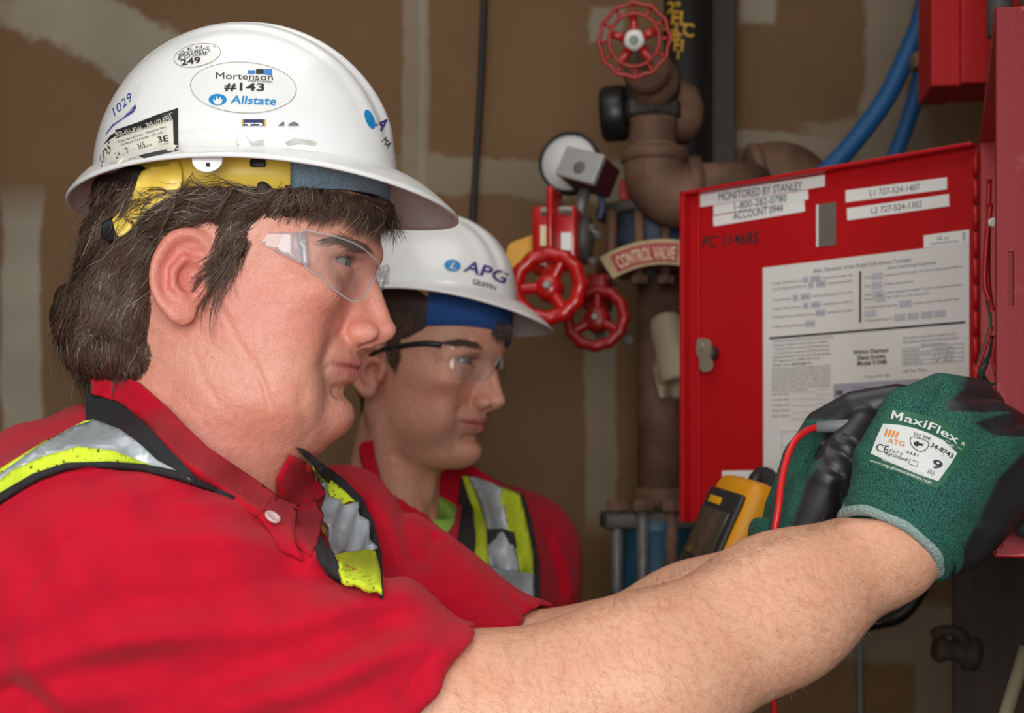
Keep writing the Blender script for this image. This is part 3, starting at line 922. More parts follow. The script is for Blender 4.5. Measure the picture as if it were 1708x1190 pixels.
# the polo shirt: a shell over chest and upper arms with folds pressed into it
FOLDS_SHIRT1 = [([(230, 905), (330, 895), (470, 905), (560, 945)], -.006, 22), ([(150, 1000), (300, 1010), (480, 960), (640, 985)], .007, 26),
    ([(90, 1080), (260, 1070), (470, 1050), (620, 1000), (720, 985)], -.007, 26), ([(120, 1130), (330, 1120), (560, 1060), (730, 1010)], .009, 34),
    ([(330, 1190), (520, 1150), (640, 1090), (745, 1050)], -.006, 24), ([(0, 1130), (60, 1160), (110, 1200)], .008, 24), ([(20, 1105), (120, 1190)], -.006, 18),
    ([(400, 850), (470, 905), (520, 930)], .006, 20), ([(270, 850), (380, 835), (470, 880)], -.004, 18),
    ([(193, 855), (110, 905), (50, 970), (18, 1040), (0, 1110)], .004, 9), ([(134, 773), (160, 815), (190, 853)], .0035, 9), ([(193, 855), (300, 830), (380, 825)], .0015, 5),
    ([(754, 1040), (655, 1190)], .004, 8),
    ([(600, 830), (630, 900), (655, 980)], .010, 16), ([(665, 830), (680, 900), (690, 960)], .007, 14), ([(730, 890), (700, 950)], .006, 14), ([(790, 935), (770, 985), (740, 1010)], -.004, 16),
    ([(840, 985), (890, 1040)], .003, 6), ([(560, 1180), (640, 1130), (720, 1085)], .004, 20)]
nA = (P(790, 1060, .85) - P(690, 1190, .85)); nA = np.array([-nA[2], 0, nA[0]]); nA /= np.linalg.norm(nA)
if nA[0] < 0: nA = -nA
nB = EL_L - SH_L; nB /= np.linalg.norm(nB)
def shirt1(p):
    rs = smin(cap(p, SH_R, MR, .086, .073), cap(p, MR, P(780, 1194, .86), .073, .0570), .03)
    rs = smax(rs, (p - P(741, 1124, .85).astype(np.float32)) @ nA.astype(np.float32), .004)
    ls = smax(cap(p, SH_L, EL_L + (EL_L - SH_L) * .2, .066, .062), (p - (SH_L * .04 + EL_L * .96).astype(np.float32)) @ nB.astype(np.float32), .004)
    d = smin(smin(torso1(p, .010), rs, .05), ls, .05)
    xi, yi = img(p)
    g = np.zeros(len(p), np.float32)
    for path, dep, w in FOLDS_SHIRT1:
        g += crease(xi, yi, path, dep, w)
    g += .0022 * np.sin(xi * .021 + yi * .043 + 2.2 * np.sin(yi * .017)) + .0015 * np.sin(xi * .047 - yi * .021)
    d = d + g
    # arm holes at the sleeve ends and the neck
    d = smax(d, -smin(arms1(p, .0020), cap(p, NECK1 + (0.03, 0, -.02), (-.17, 1.0, 1.62), .052, .07), .002), .004)
    return d
Vs, Fs = mesh_sdf(shirt1, (-.56, .70, 1.04), (.12, 1.32, 1.60), .0036)
shirt_1 = mk('polo_shirt', Vs, Fs, M['red_cloth'], p1)
bvh_s1 = bvh_of(Vs, Fs)
# ------------------------------------------------------------------ gloves
def glove_mat(name, dark, light):
    m, t, b = nt(name)
    L = t.links.new
    tc = t.nodes.new('ShaderNodeTexCoord')
    a = t.nodes.new('ShaderNodeAttribute'); a.attribute_name = 'col'
    n = t.nodes.new('ShaderNodeTexNoise'); n.inputs['Scale'].default_value = 1500; n.inputs['Detail'].default_value = 2
    L(tc.outputs['Object'], n.inputs['Vector'])
    rp = t.nodes.new('ShaderNodeValToRGB')
    rp.color_ramp.elements[0].position = 0.38; rp.color_ramp.elements[0].color = (*lin(dark), 1)
    rp.color_ramp.elements[1].position = 0.62; rp.color_ramp.elements[1].color = (*lin(light), 1)
    L(n.outputs['Fac'], rp.inputs['Fac'])
    mx = t.nodes.new('ShaderNodeMix'); mx.data_type = 'RGBA'
    n3 = t.nodes.new('ShaderNodeTexNoise'); n3.inputs['Scale'].default_value = 60
    L(tc.outputs['Object'], n3.inputs['Vector'])
    r3 = t.nodes.new('ShaderNodeValToRGB')
    r3.color_ramp.elements[0].color = (*lin((27, 28, 30)), 1); r3.color_ramp.elements[1].color = (*lin((48, 50, 54)), 1)
    L(n3.outputs['Fac'], r3.inputs['Fac'])
    L(a.outputs['Fac'], mx.inputs['Factor']); L(r3.outputs['Color'], mx.inputs['A']); L(rp.outputs['Color'], mx.inputs['B'])
    L(mx.outputs['Result'], b.inputs['Base Color'])
    ro = t.nodes.new('ShaderNodeMapRange'); ro.inputs['To Min'].default_value = 0.42; ro.inputs['To Max'].default_value = 0.95
    L(a.outputs['Fac'], ro.inputs['Value']); L(ro.outputs[0], b.inputs['Roughness'])
    bp = t.nodes.new('ShaderNodeBump'); bp.inputs['Strength'].default_value = 0.5; bp.inputs['Distance'].default_value = 0.001
    ml = t.nodes.new('ShaderNodeMath'); ml.operation = 'MULTIPLY'
    L(n.outputs['Fac'], ml.inputs[0]); L(a.outputs['Fac'], ml.inputs[1])
    L(ml.outputs[0], bp.inputs['Height']); L(bp.outputs['Normal'], b.inputs['Normal'])
    return m
M['glove'] = glove_mat('green_knit_black_coated_glove', (14, 36, 37), (46, 116, 98))
M['cuff_knit'] = mat('green_knit_cuff', (16, 40, 40), 0.95, rgb2=(44, 124, 100), var_scale=1500, bump=0.6, bump_scale=1500, detail=2, thr=(.38, .62))
M['cuff_grey'] = mat('grey_green_cuff_lining', (138, 160, 154), 0.95, var=0.2, var_scale=500, bump=0.8, bump_scale=500)
M['coat_black'] = mat('black_nitrile_coating', (34, 35, 38), 0.42, var=0.2, var_scale=60)

def Pn(*l): return [P(*q) for q in l]
# right hand: back towards the camera, index and middle finger hooked behind the panel edge
def hand_r(p):
    d = None
    for a, b, c, rs in [
        ((1462, 872, .938), (1478, 770, .935), (1512, 690, .935), (.019, .021, .0165)),
        ((1492, 880, .930), (1540, 780, .922), (1590, 708, .930), (.021, .021, .0175)),
        ((1522, 892, .930), (1590, 810, .925), (1652, 752, .938), (.021, .021, .0170)),
        ((1550, 915, .940), (1628, 850, .945), (1688, 800, .955), (.021, .022, .0180))]:
        c1 = chain(p, Pn(a, b, c), rs)
        d = c1 if d is None else smin(d, c1, .018)
    d = smin(d, rell(p, P(1560, 800, .95), (.040, .022, .048), Rz(0)), .02)
    d = smin(d, chain(p, Pn((1590, 905, .955), (1650, 850, .965), (1705, 800, .965)), (.020, .021, .018)), .016)   # heel of the hand
    fi = chain(p, Pn((1512, 690, .935), (1568, 658, .944), (1626, 662, .972), (1664, 690, 1.005)), (.0165, .0140, .0125, .0110))
    fm = chain(p, Pn((1590, 708, .930), (1652, 702, .950), (1690, 716, .992), (1690, 752, 1.02)), (.0175, .0145, .0125, .0110))
    fr_ = chain(p, Pn((1652, 752, .938), (1715, 745, .958), (1740, 790, .975), (1715, 835, .972)), (.0165, .0140, .0125, .0115))
    fp = chain(p, Pn((1688, 800, .955), (1735, 800, .968), (1745, 845, .972), (1715, 872, .966)), (.0165, .0130, .0120, .0110))
    for k in (fi, fm, fr_, fp):
        d = smin(d, k, .0035)
    th = chain(p, Pn((1480, 850, .955), (1475, 770, .985), (1510, 705, 1.0), (1560, 690, 1.005)), (.021, .017, .014, .012))
    d = smin(d, th, .008)
    d = smin(d, cap(p, P(1492, 908, .938), P(1518, 862, .938), .0345, .035), .014)
    xi, yi = img(p)
    for pa, de, w in [([(1420, 800), (1500, 830), (1560, 880)], .0012, 14), ([(1500, 700), (1560, 690), (1600, 700)], .0015, 16), ([(1560, 670), (1575, 640)], .002, 8),
                      ([(1440, 790), (1430, 740)], -.001, 10), ([(1600, 690), (1655, 712)], .0015, 8), ([(1600, 860), (1640, 880)], .0015, 8)]:
        d = d + crease(xi, yi, pa, de, w)
    ax = np.array([.59, .34, .81]); ax /= np.linalg.norm(ax)
    d = smax(d, -((p - P(1484, 912, .94).astype(np.float32)) @ ax.astype(np.float32)), .003)
    return d
def hand_l(p):
    d = chain(p, Pn((1326, 935, 1.085), (1346, 860, 1.085), (1364, 775, 1.095)), (.030, .032, .027))
    d = smin(d, chain(p, Pn((1355, 915, 1.075), (1380, 850, 1.06), (1400, 800, 1.06)), (.027, .034, .026)), .02)
    th = chain(p, Pn((1350, 880, 1.045), (1384, 800, 1.030), (1412, 752, 1.028), (1440, 712, 1.036)), (.028, .0215, .0155, .0125))
    d = smin(d, th, .012)
    fi = chain(p, Pn((1345, 768, 1.085), (1372, 715, 1.068), (1425, 682, 1.055), (1495, 668, 1.045), (1545, 672, 1.04)), (.0165, .0145, .0130, .0120, .011))
    fm = chain(p, Pn((1360, 790, 1.10), (1390, 735, 1.095), (1450, 705, 1.085), (1530, 700, 1.07)), (.018, .0150, .0135, .0115))
    fr_ = chain(p, Pn((1390, 830, 1.10), (1440, 780, 1.10), (1490, 750, 1.085), (1540, 740, 1.07)), (.018, .0150, .0135, .0115))
    fp = chain(p, Pn((1390, 890, 1.09), (1440, 845, 1.09), (1480, 810, 1.08), (1520, 790, 1.07)), (.018, .0145, .0130, .0115))
    for k in (fi, fm, fr_, fp):
        d = smin(d, k, .007)
    xi, yi = img(p)
    for pa, de, w in [([(1380, 745), (1405, 758), (1425, 775)], .0022, 6), ([(1395, 725), (1420, 735), (1436, 748)], .0018, 5), ([(1365, 770), (1390, 785), (1412, 798)], .002, 6),
                      ([(1330, 808), (1350, 770), (1368, 742)], .004, 7), ([(1400, 800), (1402, 850), (1398, 890)], .006, 9)]:
        d = d + crease(xi, yi, pa, de, w)
    ax = WR_L - P(1330, 800, 1.09); ax /= np.linalg.norm(ax)
    d = smax(d, (p - P(1312, 935, 1.085).astype(np.float32)) @ ax.astype(np.float32), .003)
    return d
def side_of(xi, yi, line, w=1.6):
    """soft 0..1: 1 on the left of a line drawn downwards"""
    ys = np.array([q[1] for q in line]); xs = np.array([q[0] for q in line])
    return 1 / (1 + np.exp(np.clip((xi - np.interp(yi, ys, xs)) / w, -30, 30)))
def coat_r(V):
    xi, yi = img(V)
    g = side_of(xi, yi, [(1720, 600), (1720, 744), (1706, 758), (1664, 800), (1632, 870), (1592, 940), (1570, 1000)])
    tip = 1 - side_of(xi, yi, [(1612, 600), (1612, 628), (1608, 650), (1580, 672), (1580, 686), (1760, 690)], 2)      # dipped finger tips
    g = np.where((yi < 688), g * (1 - tip), g)
    tip2 = 1 - side_of(xi, yi, [(1690, 688), (1660, 694), (1626, 706), (1660, 728), (1720, 740)], 2)
    g = np.where((yi > 688) & (yi < 728), g * (1 - tip2), g)
    return np.where(V[:, 1] > .975, 0, g)
def coat_l(V):
    xi, yi = img(V)
    g = side_of(xi, yi, [(1398, 690), (1376, 722), (1356, 765), (1366, 772), (1344, 806), (1330, 850), (1316, 890), (1300, 960)])
    return np.where(yi < 700, 0, g)
def cuff(path_c, axis, r, mt, parent, name, h=.016, tr=.0045, sq=1.0):
    prof = []
    for k in range(25):
        a = k / 24 * math.pi * 2
        prof.append((r + tr * math.cos(a), h / 2 + h / 2 * math.sin(a)))
    v, f = lathe(prof, (0, 0, 0), (0, 0, 1), 48, cap=False)
    th = np.arctan2(v[:, 1], v[:, 0])
    v[:, :2] *= (1 + .012 * np.sin(th * 40))[:, None]
    v[:, 1] *= sq
    R = frame_of(axis, (0, 1, 0))
    return mk(name, v @ R.T + path_c, f, mt, parent)
def glove(name, f, coat, lo, hi, lab):
    V, Fc = mesh_sdf(f, lo, hi, .0014)
    c = np.repeat(np.clip(coat(V), 0, 1)[:, None], 3, 1)
    o = mk('glove', V, Fc, M['glove'], p1, cols=c)
    o['label'] = lab
    return o, bvh_of(V, Fc)
gl_r, bvh_gr = glove('glove', hand_r, coat_r, (.18, .88, 1.40), (.40, 1.06, 1.60), 'green knit glove with printed back label on the right hand')
gl_l, bvh_gl = glove('glove', hand_l, coat_l, (.15, .99, 1.40), (.34, 1.16, 1.60), 'green and black glove seen from the palm on the left hand')
axr = np.array([.59, .34, .81])
cuff(P(1496, 905, .94), axr, .0365, M['cuff_knit'], gl_r, 'rolled_cuff', .014, .0065)
cuff(P(1484, 914, .937), axr, .0345, M['cuff_grey'], gl_r, 'cuff_lining', .016, .0048)
cuff(P(1470, 922, .936) + np.array([.004, 0, .003]), axr, .0345, M['cuff_grey'], gl_r, 'cuff_lining', .008, .004)
cuff(P(1330, 918, 1.085), P(1330, 800, 1.09) - WR_L, .033, M['cuff_knit'], gl_l, 'rolled_cuff', .020, .005)
# ------------------------------------------------------------------ collar, vest and buttons of the near man
def hivis(name, rgb, sc=1.0):
    """mesh fabric: rows of small punched holes"""
    m, t, b = nt(name)
    L = t.links.new
    tc = t.nodes.new('ShaderNodeTexCoord')
    mp = t.nodes.new('ShaderNodeMapping'); mp.inputs['Rotation'].default_value = (0.2, 0.4, 0.3); mp.inputs['Scale'].default_value = (300, 300, 190)
    L(tc.outputs['Object'], mp.inputs['Vector'])
    v = t.nodes.new('ShaderNodeTexVoronoi'); v.inputs['Scale'].default_value = sc; v.inputs['Randomness'].default_value = 0.25
    L(mp.outputs[0], v.inputs['Vector'])
    rp = t.nodes.new('ShaderNodeValToRGB')
    rp.color_ramp.elements[0].position = 0.16; rp.color_ramp.elements[0].color = (*lin(np.array(rgb) * .35), 1)
    rp.color_ramp.elements[1].position = 0.26; rp.color_ramp.elements[1].color = (*lin(rgb), 1)
    L(v.outputs['Distance'], rp.inputs['Fac']); L(rp.outputs['Color'], b.inputs['Base Color'])
    b.inputs['Roughness'].default_value = 0.75
    bp = t.nodes.new('ShaderNodeBump'); bp.inputs['Strength'].default_value = 0.4; bp.inputs['Distance'].default_value = 0.001
    L(v.outputs['Distance'], bp.inputs['Height']); L(bp.outputs['Normal'], b.inputs['Normal'])
    return m
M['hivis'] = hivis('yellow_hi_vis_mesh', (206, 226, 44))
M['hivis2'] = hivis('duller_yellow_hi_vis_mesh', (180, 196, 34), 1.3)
def rib_ripple(amp, dx, dy):
    return lambda v2: amp * np.sin(v2[:, 0] * dx + v2[:, 1] * dy)
# surface that collar and straps rest on: shirt and neck together
Vc = np.concatenate([Vs, np.array([v.co[:] for v in body_1.data.vertices]) + wloc(p1)])
Fc1 = Fs.tolist() + [[i + len(Vs) for i in pl.vertices] for pl in body_1.data.polygons]
bvh_c1 = bvh_of(Vc, Fc1)
drape('collar', [(150, 612), (190, 622), (228, 637), (273, 676), (347, 746), (421, 796), (464, 826), (459, 843), (432, 856), (387, 825), (307, 771), (248, 711), (198, 671), (152, 657)],
      bvh_c1, M['red_rib'], shirt_1, off=.009, th=.003, step=8)
drape('collar', [(487, 764), (511, 772), (530, 798), (544, 823), (528, 836), (491, 844), (468, 834), (466, 800)], bvh_c1, M['red_rib'], shirt_1, off=.010, th=.003, step=7)
drape('placket', [(431, 856), (466, 832), (492, 842), (492, 905), (505, 935), (470, 915), (452, 885)], bvh_c1, M['red_rib'], shirt_1, off=.006, th=.002, step=7)
drape('placket', [(492, 842), (528, 836), (541, 860), (530, 905), (518, 925), (492, 905)], bvh_c1, M['red_rib'], shirt_1, off=.004, th=.002, step=7)
def button(name, px, py, bvh, r, mt, parent, off=.008):
    V, N = drape_pts([(px, py)], bvh, off)
    v, f = lathe([(r * .3, -.0005), (r * .9, -.0005), (r, .0006), (r * .92, .0016), (r * .7, .0013), (r * .6, .0008), (r * .1, .0008)], V[0], N[0], 20)
    return mk(name, v, f, mt, parent)
M['pearl'] = mat('pale_button', (206, 176, 176), 0.3, var=.1)
M['brass'] = mat('brass_snap', (196, 160, 84), 0.3, metal=.7, var=.1)
button('button', 454, 864, bvh_c1, .0050, M['pearl'], shirt_1, .010)
# near shoulder strap of the vest: black binding, silver tape, yellow mesh, black edge
VB = bvh_c1
vest_1 = drape('safety_vest', [(142, 655), (165, 662), (198, 672), (248, 712), (300, 768), (330, 800), (300, 788), (262, 768), (235, 742), (200, 718), (160, 703), (143, 698)], VB, M['black_cloth'], p1, off=.0075, th=.003, step=8)
vest_1['label'] = 'yellow vest with silver tape and black binding'
drape('reflective_strip', [(0, 790), (60, 748), (120, 712), (157, 700), (200, 716), (235, 742), (262, 768), (300, 788), (318, 800), (290, 790), (235, 770), (190, 752), (130, 745), (70, 762), (20, 785), (0, 800), (-30, 822), (-110, 880), (-110, 860), (-30, 806)],
      VB, M['silver'], vest_1, off=.006, th=.003, step=9)
drape('mesh_panel', [(-110, 880), (-30, 822), (0, 800), (20, 785), (70, 762), (130, 745), (190, 752), (235, 770), (290, 790), (330, 803), (370, 818), (390, 828), (345, 806), (300, 786), (240, 774), (180, 770), (110, 772), (55, 790), (0, 822), (-30, 842), (-110, 900)],
      VB, M['hivis'], vest_1, off=.0055, th=.003, step=8)
drape('mesh_panel', [(-110, 860), (-110, 852), (-30, 802), (0, 782), (70, 738), (140, 702), (157, 700), (120, 712), (60, 748), (0, 790), (-30, 806)], VB, M['hivis'], vest_1, off=.006, th=.003, step=8)
drape('edge_binding', [(-110, 900), (-30, 842), (0, 822), (55, 790), (110, 772), (180, 770), (240, 774), (300, 786), (345, 806), (392, 828), (345, 812), (295, 794), (240, 781), (180, 777), (112, 780), (60, 798), (0, 834), (-30, 856), (-110, 914)],
      VB, M['black_cloth'], vest_1, off=.006, th=.003, step=6)
# far front panel of the vest
drape('mesh_panel', [(521, 776), (548, 797), (576, 820), (594, 838), (584, 836), (573, 842), (556, 830), (535, 800)], VB, M['hivis'], vest_1, off=.011, th=.003, step=6)
drape('reflective_strip', [(521, 779), (535, 800), (556, 830), (573, 842), (594, 838), (612, 870), (628, 917), (610, 918), (590, 920), (560, 925), (548, 880), (541, 860), (544, 823), (530, 798)], VB, M['silver'], vest_1, off=.012, th=.003, step=7,
      ripple=lambda v: .0022 * np.sin(v[:, 0] * .20 + v[:, 1] * .07))
drape('mesh_panel', [(560, 925), (590, 920), (610, 918), (628, 917), (637, 985), (600, 975), (572, 965)], VB, M['hivis'], vest_1, off=.021, th=.003, step=7, ripple=lambda v: .0010 * np.sin(v[:, 0] * .18 + v[:, 1] * .04))
drape('edge_binding', [(500, 755), (512, 757), (536, 772), (575, 800), (604, 830), (624, 872), (637, 925), (639, 985), (634, 985), (628, 920), (612, 872), (594, 838), (576, 818), (548, 795), (522, 776)], VB, M['black_cloth'], vest_1, off=.013, th=.005, step=6)
drape('edge_binding', [(526, 900), (534, 895), (545, 905), (560, 930), (572, 966), (556, 955), (540, 930)], VB, M['black_cloth'], vest_1, off=.013, th=.004, step=6)
button('snap', 540, 886, bvh_c1, .0056, M['brass'], vest_1, .022)
# ------------------------------------------------------------------ hair
rng = np.random.default_rng(7)
def flow_field(ctrl):
    c = np.array([q[0] for q in ctrl], float); v = np.array([q[1] for q in ctrl], float)
    v /= np.linalg.norm(v, axis=1)[:, None]
    def f(p):
        d = ((p[:, None] - c[None]) ** 2).sum(2) + 60.0
        w = 1 / d ** 1.6
        o = (w[:, :, None] * v[None]).sum(1)
        return o / (np.linalg.norm(o, axis=1)[:, None] + 1e-9)
    return f
def grow(poly, n, flow, length, bvh, lift, K_=9, wob=0.25, depth=None, curl=0.0, seed_w=None):
    """strands rooted inside a view polygon, combed along the flow and laid over the hair mass"""
    poly = np.asarray(poly, float)
    lo, hi = poly.min(0), poly.max(0)
    pts = []
    while sum(len(q) for q in pts) < n:
        q = rng.uniform(lo, hi, (n * 2, 2)); pts.append(q[inside(q, poly)])
    p = np.concatenate(pts)[:n]
    L = rng.uniform(length[0], length[1], n)
    ph = rng.uniform(0, 6.28, n); ang0 = rng.normal(0, wob, n); cu = rng.normal(0, curl, n)
    # clumps share a direction
    cl = np.sin(p[:, 0] * .11 + 1.7 * np.sin(p[:, 1] * .05)) + np.sin(p[:, 1] * .09 + p[:, 0] * .04)
    ang0 += 0.14 * cl
    path = [p.copy()]
    for k in range(K_ - 1):
        d = flow(p)
        a = ang0 + cu * k / K_
        d = np.stack([d[:, 0] * np.cos(a) - d[:, 1] * np.sin(a), d[:, 0] * np.sin(a) + d[:, 1] * np.cos(a)], 1)
        p = p + d * (L / (K_ - 1))[:, None]
        path.append(p.copy())
    path = np.stack(path, 1)
    W = np.zeros((n, K_, 3)); N = np.zeros((n, K_, 3))
    ok = np.ones(n, bool)
    lf = rng.uniform(lift[0], lift[1], n)
    for i in range(n):
        last = None; ln = Vector((0, -1, 0))
        for k in range(K_):
            d = ray_px(*path[i, k])
            loc, nn, _, _ = bvh.ray_cast(CAM, d)
            if loc is not None and (last is None or abs(loc.y - last) < .03):
                if nn.dot(d) > 0: nn = -nn
                last = loc.y; ln = nn
            elif last is None:
                if depth is None:
                    ok[i] = False; break
                last = depth
            q = CAM + d * (last / d.y) + ln * (0.0005 + lf[i] * math.sin(math.pi * min(1, .15 + k / (K_ - 1))))
            W[i, k] = q; N[i, k] = ln
    return W[ok], N[ok]
def strand_cols(n, K_, base, grey=0.06, spread=0.22):
    c = lin(base)[None] * np.exp(rng.normal(0, spread, (n, 1)))
    g = rng.uniform(0, 1, n) < grey
    c[g] = lin((150, 138, 126)) * rng.uniform(.5, 1, (g.sum(), 1))
    return np.repeat(np.repeat(c[:, None], K_, 1).reshape(-1, 3), 2, 0)
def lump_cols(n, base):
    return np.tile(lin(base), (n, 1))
class HairB:
    def __init__(s): s.V = []; s.F = []; s.C = []; s.n = 0
    def add(s, V, Fc, C):
        s.V.append(V); s.F.append(np.asarray(Fc) + s.n); s.C.append(C); s.n += len(V)
    def strands(s, WN, width, base, **k):
        W, N = WN
        if not len(W): return
        w = rng.uniform(.7, 1.3, len(W)) * width
        V, Fc = ribbons(W, N, w)
        s.add(V, Fc, strand_cols(len(W), W.shape[1], base, **k))
    def build(s, name, parent):
        return mk(name, np.concatenate(s.V), np.concatenate(s.F), M['hair'], parent, smooth=False, cols=np.concatenate(s.C))
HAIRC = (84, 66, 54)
def hairvol1(q_):
    q = q_.copy(); al = np.abs(q[:, 1]); q[:, 1] = al
    d = ell(q_, (262, 0, 430), (116, 178, 122))
    d = smin(d, ell(q_, (212, 0, 535), (114, 168, 84)), 30)
    d = smin(d, ell(q_, (218, 0, 604), (92, 166, 46)), 24)
    d = smin(d, ell(q, (365, 148, 380), (120, 47, 36)), 20)
    d = smin(d, ell(q, (440, 148, 360), (120, 42, 36)), 20)
    d = smin(d, ell(q, (424, 168, 425), (21, 18, 34)), 14)
    d = smin(d, ell(q_, (310, 0, 335), (146, 186, 62)), 20)
    d = smin(d, ell(q_, (430, 0, 330), (216, 178, 44)), 20)
    dx = q[:, 0]
    g = 4.0 * np.sin(dx * .09 + q[:, 2] * .06 + 2 * np.sin(q[:, 2] * .03)) + 3 * np.sin(q[:, 2] * .11 - dx * .05 + al * .08)
    return d + g * (q[:, 0] < 520)
Vv, Fv = mesh_sdf(hairvol1, (70, -210, 250), (680, 210, 660), 4.5)
# keep the mass on the outside of the skull
Wv = FR1.w(Vv); Fv = Fv[:, ::-1]
bvh_h1 = bvh_of(Wv, Fv)
hb = HairB()
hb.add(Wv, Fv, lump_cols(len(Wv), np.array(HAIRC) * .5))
fl1 = flow_field([((620, 320), (.25, 1)), ((560, 330), (.1, 1)), ((520, 330), (-.3, 1)), ((470, 325), (-.9, .5)), ((420, 330), (-.97, .22)), ((340, 345), (-1, .2)), ((280, 350), (-.95, .3)),
    ((230, 400), (-.72, .7)), ((250, 460), (-.5, .85)), ((200, 500), (-.5, .86)), ((150, 560), (-.35, .9)), ((240, 560), (-.1, 1)), ((270, 590), (.6, .8)), ((210, 610), (.1, 1)), ((140, 590), (.25, 1)), ((108, 565), (.2, 1)), ((95, 590), (.5, 1)), ((130, 625), (.5, 1)), ((180, 635), (.35, 1)), ((112, 530), (-.2, 1)),
    ((385, 400), (-.35, .95)), ((430, 375), (-.75, .62)), ((180, 340), (-.45, .9)), ((170, 420), (-.4, .9)), ((310, 385), (-.98, .2))])
side_poly = [(170, 300), (230, 300), (300, 315), (480, 315), (500, 330), (468, 352), (432, 384), (408, 410), (392, 436), (376, 432), (365, 408), (345, 388), (300, 382), (270, 392), (258, 430), (268, 490), (290, 540), (300, 580), (262, 600), (215, 615), (140, 612), (102, 585), (97, 555), (108, 510), (130, 465), (150, 420), (158, 360)]
hb.strands(grow(side_poly, 5600, fl1, (80, 150), bvh_h1, (.0005, .0045), curl=.2, wob=.13), .0005, HAIRC, grey=.05)
hb.strands(grow([(135, 520), (300, 520), (295, 585), (215, 612), (135, 590)], 1500, fl1, (45, 90), bvh_h1, (.001, .006), curl=.7, wob=.2), .0005, HAIRC, grey=.05)
hb.strands(grow([(250, 520), (300, 540), (304, 580), (270, 606), (215, 618)], 500, flow_field([((300, 560), (.45, .9)), ((260, 600), (.55, .8)), ((210, 600), (.15, 1))]), (25, 60), bvh_h1, (.001, .006), curl=.8, wob=.25), .0005, HAIRC, grey=.05)
hb.strands(grow([(230, 312), (470, 312), (470, 330), (300, 352), (232, 380)], 420, fl1, (60, 110), bvh_h1, (.004, .012), curl=.4, wob=.2), .0004, HAIRC, grey=.15)   # wisps over the yellow band
# fringe over the brow
fringe = flow_field([((500, 320), (-.35, 1)), ((540, 330), (.0, 1)), ((580, 330), (.25, 1)), ((620, 330), (.3, 1)), ((645, 350), (.22, 1)), ((560, 380), (-.35, 1))])
def fr_surf():
    V, Fc = mesh_sdf(lambda q: np.minimum(sk1(q) - 7, hairvol1(q)), (440, -200, 280), (690, 200, 480), 5)
    return bvh_of(FR1.w(V), Fc[:, ::-1])
bvh_f1 = fr_surf()
hb.strands(grow([(478, 313), (560, 317), (620, 328), (655, 340), (656, 350), (600, 344), (520, 336), (478, 332)], 1000, fringe, (18, 50), bvh_f1, (.001, .006), depth=1.0, curl=.5), .0005, HAIRC, grey=.04)
hb.strands(grow([(588, 323), (652, 336), (657, 352), (620, 350), (588, 340)], 800, fringe, (32, 74), bvh_f1, (.001, .006), depth=1.0, curl=.4), .0005, HAIRC, grey=.04)
hb.strands(grow([(528, 322), (560, 322), (560, 338), (530, 338)], 120, fringe, (35, 56), bvh_f1, (.001, .004), depth=1.0, curl=.5), .00045, HAIRC, grey=.0)
hair_1 = hb.build('hair', p1)
hair_1['label'] = 'shaggy grey-flecked dark brown hair covering the nape'
# eyebrow
eb = HairB()
ebf = flow_field([((545, 398), (-1, .35)), ((580, 404), (-.95, -.1)), ((612, 418), (-.85, -.5))])
eb.strands(grow([(540, 398), (575, 394), (612, 408), (624, 424), (600, 420), (570, 408), (545, 408)], 300, ebf, (10, 24), bvh_b1, (.0004, .0015), K_=5), .00024, (104, 82, 70), grey=.08)
eb.build('eyebrow', p1)
# hair of the forearms
ah = HairB()
arf = flow_field([((900, 1080), (.6, .8)), ((1100, 1030), (.75, .6)), ((1300, 950), (.8, .5)), ((1450, 900), (.8, .35)), ((1200, 1150), (.9, .3)), ((1000, 1150), (.5, .8))])
ah.strands(grow([(770, 1100), (900, 1040), (1100, 975), (1300, 905), (1420, 880), (1500, 930), (1520, 970), (1350, 1140), (1200, 1195), (740, 1195)], 1700, arf, (12, 30), bvh_b1, (.0003, .002), K_=5, wob=.5, curl=.8), .00010, (190, 142, 110), grey=.0)
ah.strands(grow([(1000, 1012), (1100, 968), (1200, 932), (1300, 897), (1400, 866), (1400, 880), (1300, 912), (1200, 948), (1100, 984), (1000, 1028)], 420, flow_field([((1000, 1000), (.7, -.7)), ((1400, 870), (.9, -.3))]), (10, 26), bvh_b1, (.001, .004), K_=5, wob=.6, curl=.8), .00012, (140, 104, 80), grey=.0)
ah.build('arm_hair', p1)
# ------------------------------------------------------------------ hats and glasses
hat_1, hb1 = hard_hat('hard_hat', 'white full-brim hard hat covered in stickers on the near man', FR1, True, M['blue_terry'])
drape('rear_strap', catmull([(236, 286), (268, 276), (300, 270), (300, 316), (268, 334), (244, 350), (224, 372), (206, 390), (184, 394), (178, 378), (200, 352), (222, 322)], 3, True), bvh_h1, M['yellow_plastic'], hat_1, off=.007, th=.002, step=8)
drape('strap_buckle', [(170, 372), (186, 362), (193, 392), (180, 404), (168, 395)], bvh_h1, M['black_plastic'], hat_1, off=.010, th=.003, step=6)
def guide(fr, a=175, b=172, cx=470, y0=340, y1=560):
    al = np.linspace(-80, 80, 81)
    x = cx + a * np.cos(np.radians(al)); l = b * np.sin(np.radians(al))
    x = np.concatenate([[360], x, [360]]); l = np.concatenate([[-180], l, [180]])
    rows = [np.stack([x, l, np.full(len(x), y)], 1) for y in np.linspace(y0, y1, 6)]
    V = fr.w(np.concatenate(rows))
    return bvh_of(V, grid_faces(6, len(x)))
